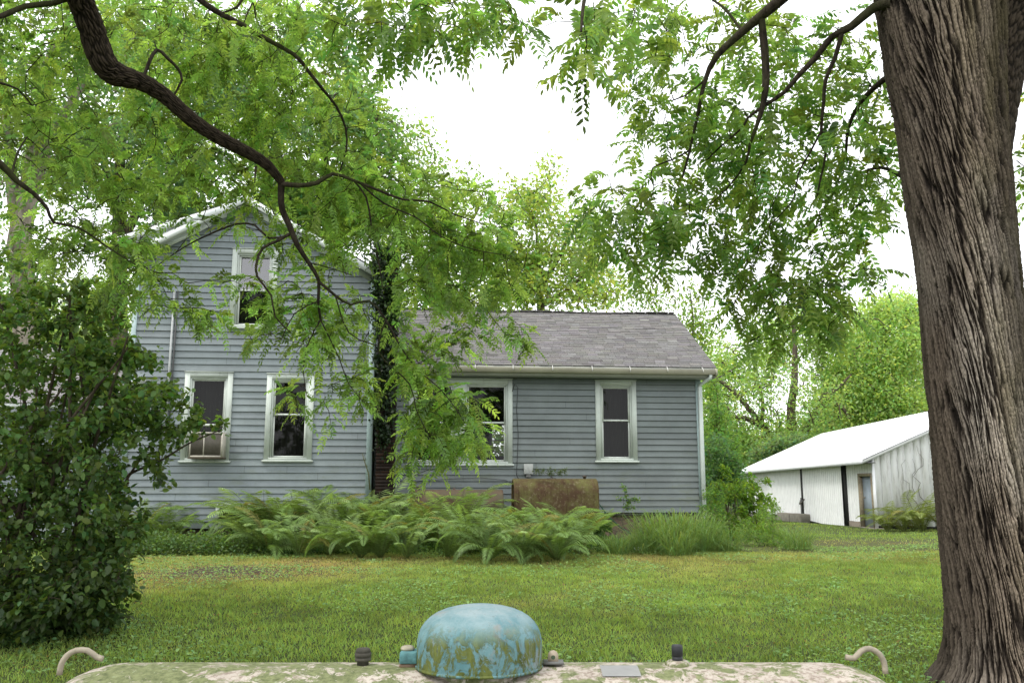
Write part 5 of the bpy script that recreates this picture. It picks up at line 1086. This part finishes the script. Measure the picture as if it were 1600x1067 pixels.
# tall grass tufts
def tuft(n, h, w, spread, base, seedy=.1):
    a = rng.uniform(0, 2*PI, n); r = spread*np.sqrt(rng.uniform(0, 1, n)); B = np.stack([r*np.cos(a), r*np.sin(a), 0*a-.02], 1); a2 = a+rng.normal(0, .8, n); ln = rng.uniform(.1, .95, n)*h
    hh = h*rng.uniform(.3, 1.15, n); O = np.stack([np.cos(a2), np.sin(a2), 0*a], 1); S = np.stack([-np.sin(a2), np.cos(a2), 0*a], 1)*w
    p1 = B+O*(ln*.25)[:, None]+np.array([0,0,1])*(hh*.5)[:, None]; p2 = B+O*(ln*.8)[:, None]+np.array([0,0,1])*(hh*.88)[:, None]; p3 = B+O*(ln*1.5)[:, None]+np.array([0,0,1])*(hh*.95-ln*.25)[:, None]
    V = np.stack([B-S*.6, B+S*.6, p1+S, p1-S, p2+S*.8, p2-S*.8, p3], 1).reshape(-1, 3); b = np.arange(n)[:, None]*7
    q = np.concatenate([b+np.array([[0,1,2,3]]), b+np.array([[3,2,4,5]])]); t = b+np.array([[5,4,6]]); c = np.repeat(rcol(n, base, .25, .2), 7, 0)
    return V, list(q.ravel())+list(t.ravel()), [4]*len(q)+[3]*len(t), c
V, lo_, sz_, C = tuft(260, .72, .007, .38, (.14,.22,.07)); tf = np_mesh('grass_tuft', V, lo_, GRASS, None, C, False, sz_)
tl = [(1040,862,1.0,'dense tall grass tuft in the middle below the wing siding'),(1062,858,1.05,'tall grass tuft with arching blades near the wing corner'),(1018,860,.9,'left grass tuft beside the hose end'),(1085,862,.9,'grass tuft just left of the downspout foot'),(1050,868,.7,'short grass tuft at the front of the tall tufts'),(1000,864,.6,'small grass tuft by the white scrap'),(1128,862,.6,'small tuft of grass right of the downspout'),(1235,858,.6,'thin grass tuft at the far right end of the weed bed'),(960,866,.5,'tiny grass tuft below the dark leafy plant')]
for k, (px, py, sc, lab) in enumerate(tl):
    g = ground_hit(px, py); g[1] = min(g[1], 17.2); g[0] = (px-800)/F*g[1]; g[2] = float(gz(g[0], g[1])); o = tf if k == 0 else tf.copy()
    if k: COL.objects.link(o)
    o.location = tuple(g); o.scale = (sc, sc, sc); o.rotation_euler = (0, 0, rng.uniform(0, 6)); tag(o, lab, 'grass tuft', 'tall grass tufts by the wing corner')
# dried brown stalk at the corner board
m = MB(); m.tube([hp3(578,765,-.3), hp3(576,740,-.3), hp3(570,722,-.32), hp3(566,708,-.34)], [.014,.012,.01,.005], 6, (.10,.10,.04))
for k in range(40): f = rng.uniform(0, 1); p = hp3(577-9*f**2, 762-54*f, -.3); d = rng.normal(0, .03, 3); m.tube([p, p+d], [.004, .001], 3, (.09,.12,.03))
o = m.build('dried_stalk', vc_mat('stalk', .9), None); tag(o, 'brownish dried stalk standing upright at the corner board', 'plant stalk')
# ivy up the chimney
iv = thing('ivy', 'dark ivy smothering the sooty chimney up above the roof', 'ivy', (cb0[0], cb0[1], HZ)); 
def cloud(ellipses, per, sd, L, wr, base, var=.35, hue=.2, off=(0,0,0), six=False):
    T = ell(ellipses); n = len(T)*per; P = np.repeat(T, per, 0)+rng.normal(0, sd, (n, 3)); D = rdir(n); D[:, 2] -= .3; l = rng.uniform(*L, n)
    return leaves_mesh(P-np.array(off), D, np.array([0,-.6,1.])+rng.normal(0, .5, (n, 3)), l, l*wr, rcol(n, base, var, hue), six)
fy = HB[1]-.32
g = cloud([(602,480,20,30,fy,.2,60),(595,400,15,30,fy,.2,60),(601,440,17,30,fy,.15,60),(602,540,16,60,fy-.05,.08,80),(600,630,15,60,fy-.05,.06,60),(600,690,13,30,fy,.04,16)], 16, .05, (.05,.09), .4, (.014,.028,.010), off=(cb0[0], cb0[1], HZ)); np_mesh('foliage', g[0], g[1], LEAFD, iv, g[2])
g = cloud([(612,420,22,60,fy-.1,.25,60),(625,480,14,40,fy-.2,.2,30)], 14, .06, (.05,.09), .36, (.06,.12,.03), off=(cb0[0], cb0[1], HZ)); np_mesh('young_foliage', g[0], g[1], LEAF, iv, g[2])
# bare vines on the shed gable
m = MB()
for k in range(14):
    x0 = rng.uniform(1.2, 3.4); z0 = rng.uniform(.3, .8); pts = [np.array([x0, -.04, z0])]
    for j in range(9): pts.append(pts[-1]+np.array([rng.normal(0, .10)+.02, 0, rng.uniform(.1, .26)]))
    m.tube(pts, list(np.linspace(.010, .003, len(pts))), 4, (.10,.085,.07))
vg = m.build('dead_vine', BOARD, None); vg.location = tuple(bo); vg.rotation_euler = (0, 0, BA); tag(vg, 'bare brown vine stems spreading over the shed gable boards', 'vine')
# ================================================================== background trees
def tree(name, label, foot, trunk, limbs, ellipses, per, L, wr, base, r0=.02, mat=LEAF, bark=BARKB, var=.3, hue=.25, spread=.35, sag=-.15, group=None, maxn=None):
    """trunk / limbs: [(px,py,Y,r)...]; crown targets in photo ellipses"""
    foot = np.array(foot, float); root = thing(name, label, 'tree', tuple(foot), 0, group)
    s = Skel(); pts = [np.array([foot[0], foot[1], foot[2]-.2])]+[at(*q[:3]) for q in trunk]; s.line(pts, [trunk[0][3]*1.25]+[q[3] for q in trunk])
    mb = MB(); s.mesh(mb); mb.V = [tuple(np.array(v)-foot) for v in mb.V]; mb.build('trunk', bark, root, True)
    s.lines = []
    for lm in limbs: s.line([at(*q[:3]) for q in lm], [q[3] for q in lm])
    T = ell(ellipses); e = s.grow(T, r0, step=1.0, droop=.2, wob=.18); mb = MB(); s.mesh(mb); mb.V = [tuple(np.array(v)-foot) for v in mb.V]; mb.build('limbs', bark, root, True)
    g = simple_leaves(e, per, L, wr, base, var, hue, False, sag, spread, .15, .35); np_mesh('crown', g[0]-foot, g[1], mat, root, g[2]); return root
def gY(px, Y): p = at(px, 700, Y); p[2] = float(gz(p[0], p[1])); return p
MAPLE = (.11,.19,.06)
# pale barked tree at the far left
tree('sycamore_tree', 'pale mottled trunk tree rising behind the low wing at the far left', gY(45, 25), [(42,640,25,.36),(40,500,25,.34),(35,430,25,.33),(30,380,25,.32),(45,300,25,.28),(60,200,25,.22),(75,120,25,.15)],
  [[(45,300,25,.2),(75,220,24.5,.15),(60,130,24.5,.12),(90,70,24,.08)],[(35,400,25,.22),(20,300,25,.18),(10,180,25,.12),(0,80,25,.08)],[(48,250,25,.15),(100,180,24,.12),(150,90,23.5,.08)]],
  [(40,60,120,90,24.5,2,45),(110,160,110,80,25,2,40),(20,230,70,90,25,2,36),(-80,250,100,200,25,2,40),(110,280,70,40,25,1.5,12),(150,60,90,70,25,2,30),(40,420,60,40,25,1.5,14)], 60, (.11,.22), .3, MAPLE, .03, bark=BARKG)
# maple group behind the house
tree('maple_tree', 'tall maple with bluish green leaves and forked trunk behind the gable', gY(185, 33), [(185,600,33,.35),(185,450,33,.32),(187,360,33,.28),(186,290,33,.22),(190,230,33,.16),(200,150,33,.1)],
  [[(185,380,33,.2),(205,350,33,.18),(225,300,33,.14),(240,240,33,.1)],[(187,340,33,.18),(170,280,33,.14),(150,220,33,.1)],[(186,290,33,.14),(220,240,33,.1),(270,200,33,.07)]],
  [(180,230,110,70,33,2.5,52),(260,270,80,60,33,2.5,44),(120,250,80,60,33,2,22),(220,170,130,70,33,2.5,50),(330,200,110,90,34,2.5,64),(300,110,150,80,34,2.5,66),(230,320,70,30,33,2,14),(450,140,110,90,34,2,60),(310,40,180,60,34,2,50)], 70, (.13,.26), .34, (.12,.20,.10), .03)
tree('maple_tree', 'broad maple filling the space right behind the gable peak', gY(520, 38), [(520,600,38,.35),(520,450,38,.3),(515,330,38,.24),(505,220,38,.16),(500,120,38,.1)],
  [[(520,400,38,.2),(470,310,38,.14),(430,230,38,.1)],[(515,340,38,.18),(560,260,38,.13),(590,180,38,.08)]],
  [(500,250,100,90,38,3,70),(570,220,60,80,38,2.5,46),(480,340,100,40,38,2.5,34),(430,280,60,60,38,2,26),(400,330,110,30,38,2,24),(560,330,70,50,38,2,36),(540,150,60,50,38,2,24),(290,330,50,18,38,2,12)], 70, (.16,.3), .34, (.12,.21,.065), .035)
# pale loose tree behind the wing
tree('ash_tree', 'tall pale yellow-green loosely leaved tree behind the wing roof', gY(840, 36), [(850,600,36,.2),(845,480,36,.17),(842,410,36,.10),(838,360,36,.05),(835,315,36,.02)],
  [[(845,450,36,.1),(880,390,36,.08),(890,350,36,.02)],[(842,430,36,.1),(800,370,36,.07),(772,335,36,.02)],[(845,480,36,.09),(910,430,36,.06),(925,360,36,.03)]],
  [(840,380,70,70,36,2,46),(830,290,35,50,36,1.5,12),(880,430,80,50,36,2,36),(780,400,70,70,36,2,36),(800,330,40,40,36,1.5,10),(900,370,40,45,36,1.5,12),(930,450,50,35,36,2,16),(840,465,130,25,35,2,26),(855,255,14,12,36,1,2)], 60, (.13,.27), .3, (.21,.29,.08), .025, hue=.3)
tree('ash_tree', 'second pale loose tree closer to the chimney behind the wing', gY(690, 37), [(690,600,37,.2),(690,480,37,.17),(692,390,37,.10),(697,330,37,.05),(700,290,37,.02)],
  [[(690,450,37,.1),(650,380,37,.08),(630,300,37,.02)],[(692,400,37,.1),(740,340,37,.07),(755,300,37,.02)]],
  [(680,340,80,70,37,2,40),(640,400,70,70,37,2,46),(730,420,70,60,37,2,40),(700,265,60,40,37,2,14),(640,230,35,40,37,1.5,7),(690,470,90,20,36,2,20)], 60, (.13,.27), .3, (.17,.26,.07), .025)
# slim tree just right of the roof
tree('slim_tree', 'slim sparse young tree right of the wing roof end', gY(1085, 34), [(1088,700,34,.09),(1086,600,34,.08),(1084,540,34,.06),(1082,490,34,.04),(1078,455,34,.02)],
  [[(1085,560,34,.04),(1105,530,34,.02)],[(1084,520,34,.03),(1070,490,34,.02)]],
  [(1082,480,22,30,34,.7,12),(1100,530,25,30,34,.8,16),(1075,520,25,30,34,.8,10),(1000,450,40,30,35,.8,10),(1030,470,30,20,35,.8,8)], 46, (.10,.2), .3, (.15,.23,.05), .015)
# walnut trees beyond the shed, leaf colours paled to imitate haze
Wn = (.22,.32,.11)
tree('spreading_tree', 'spreading tree with several dark limbs behind the shed roof', gY(1235, 56), [(1235,740,56,.42),(1238,690,56,.34),(1236,640,56,.28),(1241,600,56,.23),(1242,560,56,.18),(1240,500,56,.12)],
  [[(1215,700,56,.24),(1200,675,56,.22),(1175,645,56,.19),(1150,615,56,.15),(1120,592,56,.11),(1095,585,56,.07)],[(1200,675,56,.19),(1170,655,56,.17),(1140,652,56,.13),(1100,662,56,.08)],[(1250,690,56,.24),(1268,655,56,.21),(1290,620,56,.17),(1310,605,56,.11),(1330,585,56,.05)],[(1280,638,56,.16),(1310,632,56,.13),(1328,655,56,.08)],[(1190,665,56,.16),(1192,630,56,.12),(1185,600,56,.07)]],
  [(1150,600,60,40,60,2.5,34),(1180,560,60,35,60,3,26),(1240,530,70,40,60,3,30),(1130,680,45,30,59,2,34),(1110,560,35,35,60,2,16),(1290,560,55,40,60,3,26),(1190,705,60,20,59,2,26),(1320,630,40,30,60,2,18),(1130,720,40,40,57,2,44),(1110,620,25,40,60,2,14),(1270,500,60,40,60,3,18),(1235,700,40,20,59,2,12),(1150,640,60,40,54,1,10),(1230,600,60,50,54,1,14),(1290,640,40,40,54,1,12),(1220,690,50,18,54,1,14)], 90, (.16,.30), .3, Wn, .05, spread=.6)
tree('walnut_tree', 'dense bright green tree crown rising behind the shed near the big trunk', gY(1390, 60), [(1390,740,60,.5),(1390,650,60,.45),(1385,580,60,.35),(1380,520,60,.2)],
  [[(1388,640,60,.25),(1350,580,60,.2),(1320,540,60,.12)],[(1386,600,60,.25),(1420,550,60,.2),(1440,500,60,.12)]],
  [(1385,520,60,50,60,4,70),(1350,580,55,50,60,4,66),(1410,590,60,60,60,4,80),(1340,630,50,35,60,4,46),(1400,650,70,30,60,4,60),(1395,485,30,18,60,3,12),(1420,500,30,30,60,3,20)], 120, (.16,.30), .32, (.25,.35,.12), .05, spread=.6)
tree('spreading_tree', 'darker green tree farther back between the shed roof and the wing', gY(1290, 70), [(1290,740,70,.4),(1290,640,70,.35),(1292,580,70,.2)], [[(1290,650,70,.12),(1310,610,70,.05)]],
  [(1310,650,50,35,70,4,46),(1340,600,50,50,70,4,46),(1250,680,60,25,70,4,34),(1170,705,70,22,70,4,34),(1120,710,40,35,68,4,40)], 80, (.2,.36), .32, (.20,.29,.11), .05, spread=.7)
bush('honeysuckle_bush', 'grey-green rounded bush peeking over the far end of the shed roof', 'bush', [(1230,700,35,16,51,1,60),(1200,715,30,14,51,1,40),(1250,690,16,8,51,.6,14)], gY(1215, 51), 34, (.16,.3), .3, (.13,.20,.09), r0=.03, spread=.2)
bush('thicket_bush', 'dark green bush in the gap between the wing corner and the shed', 'bush', [(1125,730,30,30,26,1,60),(1145,760,25,25,26,1,50),(1120,700,25,22,26,1,20),(1105,770,14,30,25,.8,30)], gY(1128, 26), 40, (.07,.14), .32, (.07,.14,.05), r0=.01, spread=.12)
bush('thicket_bush', 'light green bush tucked right behind the wing downspout', 'bush', [(1115,660,22,30,30,1,40),(1135,690,25,20,30,1,34),(1110,610,16,24,30,1,14)], gY(1120, 30), 40, (.08,.16), .3, (.11,.20,.05), r0=.012, spread=.14)
# far trees closing the horizon: one prototype, copied
def far_proto():
    root = thing('distant_tree', 'x', 'tree'); s = Skel(); s.line([(0,0,-.3),(0,.1,2.5),(.2,0,5.5)], [.38,.32,.22]); mb = MB(); s.mesh(mb); mb.build('trunk', BARKB, root, True); s.lines = []
    T = []; 
    while len(T) < 240:
        p = rng.uniform(-1, 1, 3)
        if np.dot(p, p) < 1 and (np.dot(p, p) > .25 or rng.uniform() < .4): T.append((p[0]*5*(1.05-.25*p[2]), p[1]*4, 7.5+p[2]*6.3))
    e = s.grow(np.array(T), .04, step=1.4); mb = MB(); s.mesh(mb); mb.build('limbs', BARKB, root, True)
    g = simple_leaves(e, 55, (.18,.36), .33, (.18,.26,.10), .3, .25, False, -.1, .55); np_mesh('crown', g[0], g[1], LEAF, root, g[2]); return root  # crown colour paled to stand in for distance haze
fp = far_proto()
far = [(-40,45,1.0,'distant tree seen past the left edge of the low wing'),(70,52,1.05,'distant tree behind the pale mottled trunk'),(180,48,.9,'distant tree behind the forked maple'),(640,55,1.0,'distant tree behind the chimney top'),(760,62,1.0,'distant tree behind the middle of the wing'),
  (900,58,.8,'distant tree behind the wing window'),(1010,64,.72,'distant tree behind the right half of the wing roof'),(1110,90,.6,'distant tree filling the gap beside the downspout'),(1170,110,.62,'farthest tree above the left end of the shed'),(1265,112,.66,'farthest tree above the middle of the shed'),(1350,90,1.,'distant tree above the shed roof near the big trunk'),(1450,85,1.1,'distant tree mostly hidden by the big trunk'),(1590,75,1.0,'distant tree right of the big trunk'),(320,60,1.1,'distant tree straight behind the gable'),(470,62,1.1,'distant tree right of the gable peak')]
for k, (px, Y, sc, lab) in enumerate(far):
    g = gY(px, Y); o = fp
    if k:
        o = fp.copy(); COL.objects.link(o)
        for ch in list(fp.children):
            c_ = ch.copy(); COL.objects.link(c_); c_.parent = o
    o.location = tuple(g); o.scale = (sc*rng.uniform(.9, 1.15), sc, sc*rng.uniform(.9, 1.05)); o.rotation_euler = (0, 0, rng.uniform(0, 6)); tag(o, lab, 'tree', 'distant trees around the yard')
# ================================================================== put the empties of the big plants at their feet
for root, base in ((big, (keys[0][1], BTY, zb0+.15)), (lt, (lx, ly, lz)), (lil, tuple(lb))):
    b = Vector([float(v) for v in base]); root.location = b
    for ch in root.children: ch.location = ch.location-b
